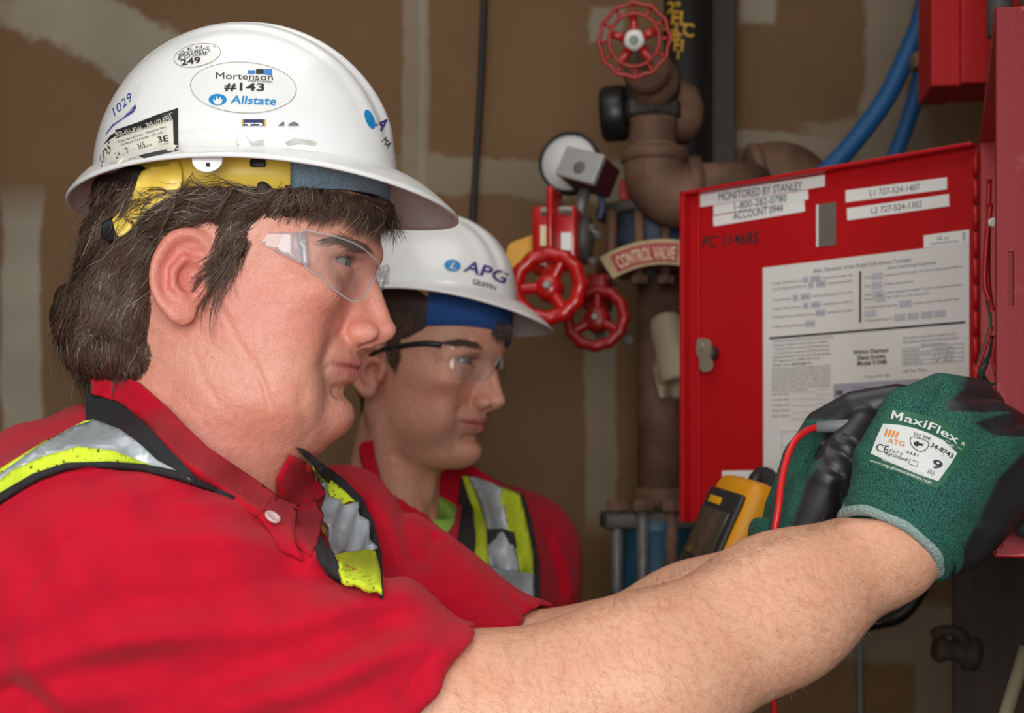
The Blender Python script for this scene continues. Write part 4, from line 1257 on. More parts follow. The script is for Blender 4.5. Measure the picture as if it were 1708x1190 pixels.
def glasses_part(name, poly, fr, bvh, mt, parent, th=.002, step=9, mirror=False, off=0.0):
    v2, f, _ = fill2(poly, step)
    V, N = drape_pts(v2, bvh, off)
    if mirror:
        q = fr.l(V); q[:, 1] *= -1; V = fr.w(q)
        n = N @ fr.R; n[:, 1] *= -1; N = n @ fr.R.T
    f = orient(V, f)
    V, f = solid_sheet(V, f, N, th)
    return mk(name, V, f, mt, parent)
glass_1 = thing('safety_glasses', 'clear frameless safety glasses on the near man', 'glasses', FR1.w([(560, 0, 450)])[0])
g1 = guide(FR1)
LENS1 = catmull([(500, 388), (532, 389), (566, 397), (600, 411), (625, 432), (637, 450), (632, 458), (623, 468), (613, 487), (603, 499), (589, 503), (572, 494), (552, 478), (530, 460), (506, 440)], 3, True)
TEMP1 = [(414, 392), (440, 387), (500, 388), (506, 440), (490, 434), (460, 420), (430, 404)]
for mi in (False, True):
    glasses_part('lens', LENS1, FR1, g1, M['clear'], glass_1, mirror=mi)
    E, _n = drape_pts(np.concatenate([LENS1, LENS1[:1]]), g1, 0.0)
    if mi:
        q = FR1.l(E); q[:, 1] *= -1; E = FR1.w(q)
    v, f = tube(E, .0007, 6, False); mk('lens_edge', v, f, M['clear_frost'], glass_1)
    glasses_part('temple', TEMP1, FR1, g1, M['clear_frost'], glass_1, mirror=mi, th=.0025)
    glasses_part('hinge', [(497, 388), (510, 388), (516, 442), (503, 440)], FR1, g1, M['clear_frost'], glass_1, mirror=mi, th=.004, off=.001)
v, f = tube(FR1.w(catmull([(640, -34, 470), (643, -14, 452), (645, 0, 447), (643, 14, 452), (640, 34, 470)], 6)), .0022, 8)
mk('nose_bridge', v, f, M['clear_frost'], glass_1)
# ------------------------------------------------------------------ person two (behind)
FR2 = Frame(P(705, 604, 1.655), yaw=-27, pitch=3)
FRH2 = Frame(P(705, 600, 1.655), yaw=-27, pitch=0, roll=-8)
sk2 = head_sdf(False)
p2 = thing('person', 'younger man in red shirt and yellow vest watching from behind', 'person', (-.08, 1.68, 0.0))
SH2L, SH2R = P(858, 930, 1.79), P(575, 985, 1.56)
EL2L, EL2R = P(925, 1300, 1.74), P(600, 1300, 1.46)
def torso2(p, o=0.0):
    d = rell(p, (-.085, 1.685, 1.25), (.12 + o, .175 + o, .24 + o), Rz(-27))
    d = smin(d, rell(p, (-.085, 1.685, 1.0), (.125 + o, .17 + o, .3 + o), Rz(-27)), .08)
    d = smin(d, cap(p, (-.115, 1.675, 1.455), SH2L, .058 + o, .068 + o), .05)
    d = smin(d, cap(p, (-.115, 1.675, 1.455), SH2R, .055 + o, .058 + o), .05)
    return d
def low2(p):
    d = smin(torso2(p, -.012), np.minimum(cap(p, SH2L, EL2L, .052, .042), cap(p, SH2R, EL2R, .052, .042)), .03)
    return smax(d, p[:, 2] - 1.44, .004)
body_2, bvh_b2 = skin_body(FR2, sk2, low2, False, p2, 4.0, 1.4, (-.40, 1.36, .80), (.28, 1.98, 1.50), .007, (220, 166, 142))
for lat in (-74, 74):
    eyeball('eye', FR2, lat, p2, (1, -0.05, 0.22), (112, 112, 78))
FOLDS2 = [([(905, 880), (925, 940), (940, 1010)], .006, 9), ([(920, 890), (950, 960), (960, 1010)], -.004, 8), ([(600, 900), (640, 960)], .005, 12)]
def shirt2(p):
    d = smin(torso2(p, .012), np.minimum(cap(p, SH2L, EL2L, .068, .062), cap(p, SH2R, EL2R, .068, .062)), .04)
    xi, yi = img(p)
    for pa, de, w in FOLDS2:
        d = d + crease(xi, yi, pa, de, w)
    q = FR2.l(p)
    d = smax(d, -(cap(q, (340, 0, 640), (300, 0, 880), 150, 150) * K), .004)
    d = smax(d, -(cap(q, (460, 0, 830), (600, 0, 1120), 185, 110) * K), .004)
    return smax(d, 1.0 - p[:, 2], .004)
V2, F2 = mesh_sdf(shirt2, (-.42, 1.36, 1.0), (.30, 2.0, 1.56), .0045)
shirt_2 = mk('polo_shirt', V2, F2, M['red_cloth'], p2)
def tee2(p):
    q = FR2.l(p)
    d = torso2(p, .006)
    d = smin(d, cap(q, (325, 0, 965), (305, 0, 1060), 140, 155) * K, .01)
    d = smax(d, (872 + .52 * (q[:, 0] - 470) - q[:, 2]) * K * .89, .003)          # neckline
    return smax(d, -(cap(q, (345, 0, 640), (335, 0, 985), 136, 140) * K), .003)
Vt, Ft = mesh_sdf(tee2, (-.30, 1.45, 1.25), (.15, 1.95, 1.53), .006)
tee = mk('undershirt', Vt, Ft, M['lime_shirt'], p2); tee['label'] = 'lime green undershirt'
Vc2 = np.concatenate([V2, Vt, np.array([v.co[:] for v in body_2.data.vertices]) + wloc(p2)])
n2 = len(V2); n3 = n2 + len(Vt)
bvh_c2 = bvh_of(Vc2, F2.tolist() + (Ft + n2).tolist() + [[i + n3 for i in pl.vertices] for pl in body_2.data.polygons])
drape('collar', [(598, 746), (604, 738), (617, 735), (622, 763), (633, 796), (650, 822), (640, 822), (610, 790), (600, 768)], bvh_c2, M['red_rib'], shirt_2, off=.012, th=.004, step=6)
drape('collar', [(768, 800), (774, 812), (770, 850), (763, 902), (770, 925), (752, 912), (737, 900), (750, 884), (760, 868), (764, 840)], bvh_c2, M['red_rib'], shirt_2, off=.008, th=.004, step=6)
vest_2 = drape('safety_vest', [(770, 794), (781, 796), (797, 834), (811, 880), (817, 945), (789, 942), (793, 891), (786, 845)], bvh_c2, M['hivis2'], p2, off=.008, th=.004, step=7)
vest_2['label'] = 'yellow mesh vest with silver tape and black pen tab'
drape('edge_binding', [(768, 800), (771, 806), (786, 846), (794, 891), (790, 946), (786, 1040), (770, 1040), (766, 930), (761, 903), (764, 850)], bvh_c2, M['black_cloth'], vest_2, off=.010, th=.005, step=7)
drape('reflective_strip', [(781, 796), (814, 803), (839, 813), (834, 834), (846, 883), (863, 920), (868, 956), (817, 945), (811, 880), (797, 834)], bvh_c2, M['silver'], vest_2, off=.009, th=.004, step=7, ripple=lambda v: .002 * np.sin(v[:, 0] * .16 - v[:, 1] * .05))
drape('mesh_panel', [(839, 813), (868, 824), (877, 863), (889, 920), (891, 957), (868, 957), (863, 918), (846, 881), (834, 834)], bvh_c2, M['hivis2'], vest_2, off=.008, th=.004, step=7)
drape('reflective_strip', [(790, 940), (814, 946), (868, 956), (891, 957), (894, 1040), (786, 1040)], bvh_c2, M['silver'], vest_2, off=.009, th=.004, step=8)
drape('edge_binding', [(866, 823), (874, 826), (886, 866), (900, 937), (902, 1040), (893, 1040), (892, 957), (883, 891), (875, 855)], bvh_c2, M['black_cloth'], vest_2, off=.011, th=.006, step=6)
drape('pen_tab', [(810, 883), (835, 882), (858, 888), (862, 914), (857, 909), (838, 906), (814, 908)], bvh_c2, M['black_cloth'], vest_2, off=.014, th=.004, step=6)
# hat, glasses and hair of the man behind
hat_2, hb2 = hard_hat('hard_hat', 'clean white full-brim hard hat with dark blue sweatband on the man behind', FRH2, True, M['blue_cloth'], 52)
glass_2 = thing('safety_glasses', 'clear safety glasses with black temples on the man behind', 'glasses', FR2.w([(560, 0, 450)])[0])
def lens_local(fr, pts, name, mt, parent, th=4.5, sides=(-1, 1), a=175, b=158, cx=466, o=0.0):
    """outline in (angle, py) on the wrap of the lens"""
    for s in sides:
        v2, f, _ = fill2(np.array(pts, float), 5)
        al = np.radians(v2[:, 0]); 
        out = np.stack([cx + (a + o) * np.cos(al), s * (b + o) * np.sin(al), v2[:, 1]], 1)
        inn = np.stack([cx + (a + o - th) * np.cos(al), s * (b + o - th) * np.sin(al), v2[:, 1]], 1)
        n = len(out)
        fc = f + [[i + n for i in q][::-1] for q in f] + [[q[1], q[0], q[0] + n, q[1] + n] for q in boundary(f)]
        mk(name, fr.w(np.concatenate([out, inn])), fc, mt, parent)
lens_local(FR2, catmull([(4, 424), (20, 414), (45, 412), (66, 420), (72, 438), (66, 470), (48, 498), (30, 505), (16, 492), (7, 462), (4, 440)], 4, True), 'lens', M['clear'], glass_2)
for s in (-1, 1):
    pth = catmull([(540, 142 * s, 414), (500, 162 * s, 412), (440, 176 * s, 420), (370, 186 * s, 436), (330, 184 * s, 462)], 6)
    v, f = tube(pth, np.linspace(9, 6, len(pth)), 10)
    mk('temple', FR2.w(v), f, M['black_plastic'], glass_2)
v, f = tube(catmull([(634, -22, 462), (641, -10, 440), (643, 0, 434), (641, 10, 440), (634, 22, 462)], 6), 4, 8)
mk('nose_bridge', FR2.w(v), f, M['clear_frost'], glass_2)
def hairvol2(q_):
    q = q_.copy(); q[:, 1] = np.abs(q[:, 1])
    r = ell(q, (360, 150, 330), (165, 120, 84))
    r = np.minimum(r, ell(q, (412, 165, 430), (20, 60, 52)))
    r = np.minimum(r, ell(q_, (225, 0, 480), (120, 260, 130)))
    return smax(sk2(q_) - 3.5, r, 4)
Vv2, Fv2 = mesh_sdf(hairvol2, (140, -210, 250), (690, 210, 640), 6)
Wv2 = FR2.w(Vv2); Fv2 = Fv2[:, ::-1]
bvh_h2 = bvh_of(Wv2, Fv2)
h2 = HairB()
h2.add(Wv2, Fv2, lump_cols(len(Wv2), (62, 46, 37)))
fl2 = flow_field([((640, 560), (-.3, 1)), ((660, 600), (.0, 1)), ((780, 540), (.6, .9)), ((840, 550), (.3, 1)), ((600, 640), (-.3, 1))])
h2.strands(grow([(590, 520), (690, 520), (690, 560), (678, 600), (668, 630), (650, 600), (640, 580), (600, 590)], 1000, fl2, (12, 30), bvh_h2, (.0005, .003), K_=5), .0005, (92, 70, 56), grey=.01)
h2.strands(grow([(720, 540), (850, 536), (856, 552), (820, 556), (760, 548)], 500, fl2, (12, 26), bvh_h2, (.001, .004), K_=5, depth=1.6), .0006, (58, 42, 34), grey=.0)
h2.build('hair', p2)
e2 = HairB()
e2.strands(grow([(742, 572), (770, 566), (800, 574), (806, 584), (785, 580), (760, 578)], 300, flow_field([((740, 575), (-1, .2)), ((800, 580), (-1, -.2))]), (6, 14), bvh_b2, (.0004, .0015), K_=4), .0004, (74, 52, 40), grey=0)
e2.build('eyebrow', p2)
# ------------------------------------------------------------------ sprinkler pipework on the back wall
M['rust'] = mat('rusty_cast_iron', (130, 98, 78), .7, metal=.15, rgb2=(92, 66, 52), var_scale=18, bump=.6, bump_scale=120)
M['rust_light'] = mat('tan_primer_iron', (122, 96, 66), .7, var=.2, var_scale=25, bump=.4, bump_scale=120)
M['dark_iron'] = mat('dark_painted_iron', (66, 63, 60), .55, var=.3, var_scale=25, bump=.4, bump_scale=100)
M['black_pipe'] = mat('black_steel_pipe', (28, 26, 25), .5, var=.3, var_scale=12, bump=.2, bump_scale=60)
M['red_paint'] = mat('glossy_red_enamel', (186, 18, 16), .3, var=.1, var_scale=40, coat=.3, bump=.05, bump_scale=60)
M['red_worn'] = mat('worn_red_enamel', (160, 22, 18), .4, rgb2=(96, 20, 16), var_scale=60, thr=(.55, .8), coat=.2)
M['red_dark'] = mat('dark_red_enamel', (140, 16, 16), .4, var=.15, var_scale=40)
M['steel'] = mat('bright_steel', (180, 178, 172), .3, metal=.8, var=.1)
M['zinc'] = mat('grey_galvanised', (112, 112, 110), .5, metal=.4, var=.15, var_scale=60)
M['alu'] = mat('cast_aluminium', (164, 164, 160), .5, metal=.2, var=.05)
M['dial'] = mat('white_dial', (222, 222, 218), .4, var=.02)
M['maroon'] = mat('maroon_paint', (72, 18, 26), .5, var=.15)
M['blue_iron'] = mat('dull_blue_painted_iron', (58, 72, 96), .6, var=.25, var_scale=25, bump=.4, bump_scale=90)
M['teal_iron'] = mat('teal_blue_painted_iron', (30, 86, 112), .45, rgb2=(22, 58, 78), var_scale=16, bump=.4, bump_scale=70)
M['yellow_paint'] = mat('yellow_paint', (222, 160, 14), .5, var=.1)
M['tan_board'] = mat('tan_enamel_sign', (186, 158, 112), .45, rgb2=(140, 112, 72), var_scale=30, thr=(.5, .9))
M['sign_red'] = mat('crimson_sign_paint', (168, 26, 44), .45, var=.1, var_scale=60)
M['cream'] = mat('cream_lettering', (222, 206, 160), .5, var=.05)
M['beige_film'] = mat('beige_sheet', (172, 156, 130), .6, var=.12, var_scale=12, bump=.2, bump_scale=30)
M['yellow_mark'] = mat('yellow_paint_marker', (196, 150, 40), .6, var=.3, var_scale=80)
M['blue_conduit'] = mat('blue_corrugated_conduit', (30, 92, 146), .45, var=.06)
M['cable_grey'] = mat('grey_cable', (120, 128, 128), .5)
def mkl(name, parts, mt, parent, smooth=True):
    b = MB()
    for v, f in parts: b.add(v, f)
    return b.build(name, mt, parent, smooth)
def L2(a, b, ra, rb=None, n=24):
    a = np.asarray(a, float); b = np.asarray(b, float)
    h = np.linalg.norm(b - a)
    return lathe([(ra, 0), (rb or ra, h)], a, b - a, n)
toC = np.array([0, -1.0, 0])
k = lambda y: y / F
# riser and strut
r = thing('riser_pipe', 'black vertical riser pipe with yellow paint marks', 'pipe', P(1146, 800, 2.2) * (1, 1, 0))
mkl('pipe', [lathe([(.036, 0), (.036, ZC)], P(1146, 800, 2.2) * (1, 1, 0), (0, 0, 1), 32)], M['black_pipe'], r)
cyl = lathe([(.0364, 0), (.0364, ZC)], P(1146, 800, 2.2) * (1, 1, 0), (0, 0, 1), 48)
bvh_p = bvh_of(cyl[0], cyl[1])
mp = lambda q: drape_pts(q, bvh_p, .0004)[0]
for s_, x_, y_, h_ in (('2"', 1112, 22, 26), ('FL', 1118, 40, 30), ('CB', 1100, 66, 26), ('LC', 1124, 58, 28), ('FI', 1122, 84, 26), ('I', 1128, 98, 20)):
    text_on('paint_mark', s_, (x_, y_), (h_ * 1.0, 3), (2, -h_ * 1.1), M['yellow_mark'], r, mp, bold=.02)
v, f = box(P(1204, 800, 2.27) * (1, 1, 0) + (0, 0, 1.5 + .75), (.038, .04, 1.48), None, .002); s = mk('strut_channel', v, f, M['black_pipe'], None, False); tag(s, 'flat black steel strut beside the riser pipe', 'strut')
# black cable on the wall
v, f = tube(catmull(PP([(809, -40, 2.33), (803, 120, 2.33), (796, 250, 2.33), (786, 420, 2.33), (780, 700, 2.33), (778, 1300, 2.33)]), 6), .0052, 8)
tag(mk('wall_cable', v, f, M['black_plastic']), 'black cable running down the bare drywall', 'cable')
v, f = tube(catmull(PP([(1436, 980, 2.3), (1434, 1060, 2.3), (1437, 1300, 2.3)]), 6), .0042, 8)
tag(mk('wall_cable', v, f, M['cable_grey']), 'grey cable hanging below the forearm at lower right', 'cable')
v, f = tube(catmull(PP([(1560, 940, 2.2), (1535, 990, 2.2), (1500, 1030, 2.2), (1440, 1045, 2.2), (1390, 1060, 2.2)]), 6), .010, 8)
tag(mk('drain_hose', v, f, M['black_plastic']), 'dark curved hose low on the wall behind the wrist', 'hose')

def wheel(parent, c, ax, R, spokes, lobes, mt, rim=.16, hub=.36, amp=.06, phase=0.0, hubmat=None, name='handwheel', hubh=.3, spr=.13):
    """hand wheel: wavy rim, spokes, hub and nut as parts"""
    Fm = frame_of(ax)
    th = np.linspace(0, 2 * math.pi, 96, endpoint=False)
    ph = np.linspace(0, 2 * math.pi, 12, endpoint=False)
    rr = R * (1 - rim / 2) * (1 + amp * np.cos(th * lobes))
    tr = R * rim / 2 * (1 + 1.2 * amp * np.cos(th * lobes))
    T, Pp = np.meshgrid(th, ph, indexing='ij')
    rad = rr[:, None] + tr[:, None] * np.cos(Pp)
    V = np.stack([rad * np.cos(T), rad * np.sin(T), tr[:, None] * np.sin(Pp) * 1.05], -1).reshape(-1, 3)
    c = np.asarray(c, float)
    mk('rim', V @ Fm.T + c, grid_faces(96, 12, True, True), mt, parent)
    for k_ in range(spokes):
        a = phase + 2 * math.pi * k_ / spokes
        d = np.array([math.cos(a), math.sin(a), 0])
        pts = np.array([d * R * t + np.array([0, 0, -R * hubh * .35 * math.sin((1 - t) * math.pi * .5)]) for t in np.linspace(.18, .94, 7)])
        v, f = tube(pts, R * spr * np.linspace(1.15, .85, 7), 10)
        mk('spoke', v @ Fm.T + c, f, mt, parent)
    prof = [(R * .02, R * .10), (R * hub * .75, R * .10), (R * hub * .85, R * .02), (R * hub, -R * .1), (R * hub, -R * hubh), (R * .1, -R * hubh)]
    v, f = lathe(prof, c, ax, 32); mk('hub', v, f, hubmat or mt, parent)
    v, f = lathe([(R * .02, R * .08), (R * .12, R * .08), (R * .12, R * .16), (R * .09, R * .2), (R * .02, R * .2)], c, ax, 6); mk('hub_nut', v, f, M['steel'], parent, False)

# upper angle valve with its hand wheel
uv = thing('angle_valve', 'cast iron angle valve with worn open-rimmed red handwheel at the top', 'valve', P(1085, 250, 2.02))
wc = P(1058, 67, 1.86); wax = np.array([-.18, -.95, -.22])
R = 62 * k(1.86)
Fm = frame_of(wax)
def ring(rad, r_, n=72, lob=0, amp=0):
    th = np.linspace(0, 2 * math.pi, n, endpoint=False)
    ph = np.linspace(0, 2 * math.pi, 8, endpoint=False)
    T, Q = np.meshgrid(th, ph, indexing='ij')
    rd = rad * (1 + amp * np.cos(T * lob)) + r_ * np.cos(Q)
    V = np.stack([rd * np.cos(T), rd * np.sin(T), r_ * np.sin(Q)], -1).reshape(-1, 3)
    return V @ Fm.T + wc, grid_faces(n, 8, True, True)
mkl('wheel_rim', [ring(R * .95, R * .055, 96, 12, .03)], M['red_worn'], uv)
mkl('wheel_inner_ring', [ring(R * .68, R * .05)], M['red_worn'], uv)
for i in range(12):
    a = 2 * math.pi * i / 12
    d = np.array([math.cos(a), math.sin(a), 0])
    v, f = tube(np.array([d * R * .66, d * R * .96]), R * .05, 8); mk('rim_bridge', v @ Fm.T + wc, f, M['red_worn'], uv)
for i in range(5):
    a = 2 * math.pi * i / 5 + .35
    d = np.array([math.cos(a), math.sin(a), 0])
    v, f = tube(np.array([d * R * .2, d * R * .68]), [R * .14, R * .10], 8); v = v * (1, 1, .5); mk('wheel_spoke', v @ Fm.T + wc, f, M['red_worn'], uv)
v, f = lathe([(R * .02, .006), (R * .2, .006), (R * .28, .002), (R * .30, -.006), (R * .05, -.006)], wc, wax, 28); mk('wheel_hub', v, f, M['dial'], uv)
v, f = lathe([(R * .02, .012), (R * .12, .012), (R * .14, .004), (R * .14, .0)], wc, wax, 6); mk('hub_nut', v, f, M['zinc'], uv, False)
mkl('stem', [L2(wc, P(1086, 128, 2.02), .009, .012)], M['steel'], uv)
v, f = lathe([(.012, 0), (.030, .004), (.034, .016), (.031, .026), (.024, .030), (.030, .040), (.036, .05), (.036, .075)], P(1076, 108, 1.95), P(1100, 160, 2.05) - P(1076, 108, 1.95), 32); mk('bonnet', v, f, M['rust'], uv)
v, f = lathe([(.040, 0), (.046, .004), (.046, .022), (.038, .030), (.040, .048), (.036, .054)], P(1086, 202, 2.04), (0, 0, 1), 8); mk('valve_body', v, f, M['dark_iron'], uv, False)
mkl('valve_bulge', [lathe([(.01, 0), (.03, .006), (.04, .025), (.04, .05), (.03, .075), (.01, .08)], P(1120, 230, 2.06), (.2, .3, 1), 24)], M['rust'], uv)
mkl('nipple', [lathe([(.0335, 0), (.0325, .004), (.0325, .034), (.034, .036), (.034, .042)], P(1089, 250, 2.02), (0, 0, 1), 32)], M['rust'], uv)
mkl('primer_band', [lathe([(.034, 0), (.0345, .001), (.0345, .005), (.034, .006)], P(1089, 250, 2.02), (0, 0, 1), 32)], M['rust_light'], uv)
# big elbow
el = thing('pipe_elbow', 'large rusty cast iron elbow below the angle valve', 'pipe fitting', P(1095, 300, 2.02))
a0 = P(1092, 252, 2.02)
path = catmull(np.array([a0, a0 + (0, 0, -.02), a0 + (.006, 0, -.045), a0 + (.026, 0, -.062), a0 + (.05, 0, -.064)]), 8)
v, f = tube(path, np.linspace(.043, .046, len(path)), 32); mk('body', v, f, M['rust'], el)
v, f = lathe([(.044, 0), (.048, .003), (.048, .016), (.044, .020)], a0 + (0, 0, -.018), (0, 0, 1), 32); mk('socket_band', v, f, M['rust'], el)
v, f = lathe([(.040, -.004), (.044, 0), (.044, .014), (.038, .016)], a0 + (.048, 0, -.052), (1, 0, 0), 32); mk('socket_band', v, f, M['rust'], el)
v, f = L2(P(1150, 306, 2.03), P(1275, 298, 2.10), .027); pp = mk('cross_pipe', v, f, M['rust']); tag(pp, 'short rusty pipe between the two elbows', 'pipe')
e2_ = thing('pipe_elbow', 'round rusty elbow peeking over the red door', 'pipe fitting', P(1310, 280, 2.12))
b0 = P(1262, 300, 2.12)
path = catmull(np.array([b0, b0 + (.02, 0, .004), b0 + (.045, .005, .0), b0 + (.065, .01, -.02), b0 + (.07, .01, -.06), b0 + (.07, .01, -.10)]), 8)
v, f = tube(path, [.046 + .008 * math.sin(math.pi * i / (len(path) - 1)) for i in range(len(path))], 32); mk('body', v, f, M['rust'], e2_)
v, f = lathe([(.046, 0), (.052, .003), (.052, .016), (.046, .02)], b0 + (-.012, 0, 0), (1, .05, .1), 32); mk('socket_band', v, f, M['rust'], e2_)
# gauge edge-on
g = thing('pressure_gauge', 'black pressure gauge seen edge-on left of the angle valve', 'gauge', P(1020, 190, 2.04))
v, f = lathe([(.004, -.018), (.036, -.018), (.039, -.014), (.039, .012), (.034, .018), (.004, .018)], P(1024, 190, 2.04), (-1, .18, -.05), 36); mk('case', v, f, M['black_plastic'], g)
v, f = L2(P(1030, 190, 2.06), P(1062, 190, 2.06), .007); mk('stem', v, f, M['dark_iron'], g)
# dial gauge and aluminium switch box
dg_ = thing('dial_gauge', 'round white dial gauge behind the aluminium switch box', 'gauge', P(948, 272, 1.98))
ax = np.array([-.25, -.95, .05])
v, f = lathe([(.005, -.02), (.040, -.02), (.0425, -.015), (.0425, .006), (.039, .008), (.0385, .004), (.0385, .003)], P(950, 272, 1.98), ax, 40); mk('case', v, f, M['black_plastic'], dg_)
v, f = lathe([(.0005, .0035), (.038, .0035), (.038, .003), (.0005, .003)], P(950, 272, 1.98), ax, 40); mk('dial', v, f, M['dial'], dg_)
sb = thing('switch_box', 'aluminium tamper switch box with maroon side tilted on a grey stem', 'switch', P(985, 290, 1.92))
X = P(1010, 263, 1.90) - P(945, 237, 1.90); X /= np.linalg.norm(X)
Zv = P(945, 237, 1.90) - P(925, 285, 1.90); Zv -= X * np.dot(X, Zv); Zv /= np.linalg.norm(Zv)
Yv = np.cross(Zv, X)
Rt = np.stack([X, Yv, Zv], 1) @ np.array(Matrix.Rotation(math.radians(-30), 3, 'Z'))
cb = P(967, 275, 1.90)
v, f = box(cb + Rt @ np.array([0, 0.004, 0]), (.060, .010, .042), Rt, .002); cov = mk('cover', v, f, M['alu'], sb, False)
v, f = box(cb + Rt @ np.array([0, .032, 0]), (.058, .048, .041), Rt, .002); mk('case', v, f, M['maroon'], sb, False)
v, f = lathe([(.0078, 0), (.0085, .0005), (.0085, .0010), (.0070, .0012)], cb + Rt @ np.array([.002, -.001, -.004]), -Rt[:, 1], 20); mk('stamped_mark', v, f, M['zinc'], cov)
v, f = L2(P(978, 308, 1.94), P(965, 362, 1.92), .0085); mk('stem', v, f, M['zinc'], sb)
v, f = tube(catmull(PP([(1000, 320, 1.95), (1005, 345, 1.95), (998, 365, 1.95)]), 5), .0045, 8); mk('lead', v, f, M['blue_iron'], sb)
# butterfly valve gear operator: red gear case, flange, stickers, yellow flag
bv = thing('butterfly_valve', 'glossy red butterfly valve with large three-spoked handwheel', 'valve', P(930, 420, 1.9))
def bx(px, py, Y, sx, sy, sz, Rm=None, bev=.003): return box(P(px, py, Y), (sx, sy, sz), Rm, bev)
Rv = np.array(Matrix.Rotation(math.radians(-14), 3, 'Z'))
v, f = bx(910, 405, 1.90, .026, .05, .088, Rv); mk('gear_case', v, f, M['red_paint'], bv)
v, f = bx(948, 400, 1.90, .030, .05, .080, Rv); mk('gear_case', v, f, M['red_paint'], bv)
v, f = bx(925, 388, 1.885, .010, .062, .112, Rv, .004); mk('flange_plate', v, f, M['red_paint'], bv)
for px, py in ((911, 354), (941, 352), (947, 353)):
    v, f = lathe([(.002, -.006), (.006, -.006), (.006, .006), (.002, .006)], P(px, py, 1.875), (1, -.25, 0), 6); mk('bolt', v, f, M['steel'], bv, False)
for q, mt in (((901, 376, 914, 410), M['cream']), ((936, 388, 953, 418), M['dial']), ((901, 428, 911, 442), M['dial'])):
    c0 = [(q[0], q[1]), (q[2], q[1]), (q[2], q[3]), (q[0], q[3])]
    V = PP([(x_, y_, 1.866) for x_, y_ in c0]); W = np.concatenate([V, V + (0, .004, 0)])
    mk('sticker', W, [[3, 2, 1, 0], [4, 5, 6, 7], [0, 1, 5, 4], [1, 2, 6, 5], [2, 3, 7, 6], [3, 0, 4, 7]], mt, bv, False)
v, f = lathe([(.01, 0), (.030, 0), (.032, .004), (.032, .014), (.01, .018)], P(968, 402, 1.92), (1, -.2, 0), 24); mk('coupling', v, f, M['dark_iron'], bv)
for px, py in ((983, 382), (993, 393), (985, 437)):
    v, f = lathe([(.002, 0), (.006, 0), (.006, .008), (.002, .009)], P(px, py, 1.9), (.5, -.8, 0), 6); mk('bolt', v, f, M['steel'], bv, False)
fl, ff, _ = fill2(catmull([(897, 395), (870, 399), (850, 408), (845, 425), (850, 442), (862, 448), (897, 448)], 4, True), 6)
V = np.array([P(x_, y_, 1.925) for x_, y_ in fl]); ff = orient(V, ff); V, ff = solid_sheet(V, ff, np.tile((0, -1, 0), (len(V), 1)), .008); mk('position_flag', V, ff, M['yellow_paint'], bv, False)
wheel(bv, P(914, 478, 1.80), (-.22, -.95, .12), 67 * k(1.80), 3, 12, M['red_paint'], phase=.05 + math.pi, amp=.022, hub=.36, spr=.15, rim=.38)
v, f = L2(P(914, 478, 1.81), P(925, 440, 1.90), .013); mk('wheel_shaft', v, f, M['red_paint'], bv)
bv2 = thing('butterfly_valve', 'darker red handwheel valve half hidden behind the larger one', 'valve', P(995, 530, 1.98))
wheel(bv2, P(994, 531, 1.93), (-.25, -.94, .14), 57 * k(1.93), 3, 12, M['red_dark'], phase=.5 + math.pi, amp=.022, hub=.40, spr=.15, rim=.34)
v, f = bx(996, 490, 2.0, .036, .05, .05, Rv, .006); mk('gear_case', v, f, M['red_dark'], bv2)
v, f = L2(P(994, 531, 1.93), P(1000, 500, 2.0), .012); mk('wheel_shaft', v, f, M['red_dark'], bv2)
for px, py in ((1047, 568), (1000, 560)):
    v, f = lathe([(.002, 0), (.007, 0), (.007, .012), (.002, .012)], P(px, py, 1.99), (0, -1, 0), 6); mk('bolt', v, f, M['dark_iron'], bv2, False)
# blue check valve body with flange and studs behind the sign
cv = thing('check_valve', 'dull blue cast iron valve body behind the control valve sign', 'valve', P(1080, 400, 2.1))
v, f = lathe([(.040, 0), (.052, .01), (.056, .03), (.052, .055), (.058, .06), (.058, .072), (.04, .074)], P(1090, 432, 2.1), (0, 0, 1), 32); mk('body', v, f, M['blue_iron'], cv)
v, f = lathe([(.04, 0), (.078, 0), (.080, .003), (.080, .012), (.077, .015), (.04, .015)], P(1085, 365, 2.1), (0, 0, 1), 40); mk('flange', v, f, M['dark_iron'], cv)
v, f = lathe([(.04, 0), (.078, 0), (.080, .003), (.080, .014), (.077, .017), (.04, .017)], P(1085, 456, 2.1), (0, 0, 1), 40); mk('flange', v, f, M['rust'], cv)
for px in (1020, 1066, 1110):
    v, f = L2(P(px, 470, 2.035), P(px, 352, 2.035), .0075, n=12); mk('stud', v, f, M['rust'], cv)
    v, f = lathe([(.004, 0), (.013, 0), (.013, .011), (.004, .011)], P(px, 474, 2.035), (0, 0, 1), 6); mk('nut', v, f, M['rust'], cv, False)
v, f = bx(1043, 318, 2.08, .016, .012, .03, None, .002); mk('red_tag', v, f, M['red_paint'], cv, False)
# control valve sign
sg = thing('valve_sign', 'curved tan sign with red panel reading CONTROL VALVE', 'sign', P(1065, 435, 1.97))
def arcmap(u, w, Y=1.97):                 # u 0..1 along, w 0..1 down
    cx_, cy_, r0 = 1090.0, 600.0, 199.0
    a = math.radians(-122.5) + u * math.radians(46.5)
    r_ = r0 - w * 42
    x_ = 1107 + (r_ * 1.0) * math.cos(a) ; y_ = 598 + r_ * math.sin(a)
    return (x_ + 0 * u, y_)
def arcpatch(name, u0, u1, w0_, w1_, mt, off, parent, th=.003):
    A = []
    for w in (w0_, w1_):
        for u in np.linspace(u0, u1, 25):
            x_, y_ = arcmap(u, w); A.append(P(x_, y_, 1.97 - off + .03 * (1 - u)))
    A = np.array(A); f = orient(A, grid_faces(2, 25).tolist())
    V, f = solid_sheet(A, f, np.tile((0, -1, 0), (len(A), 1)), th)
    return mk(name, V, f, mt, parent, False)
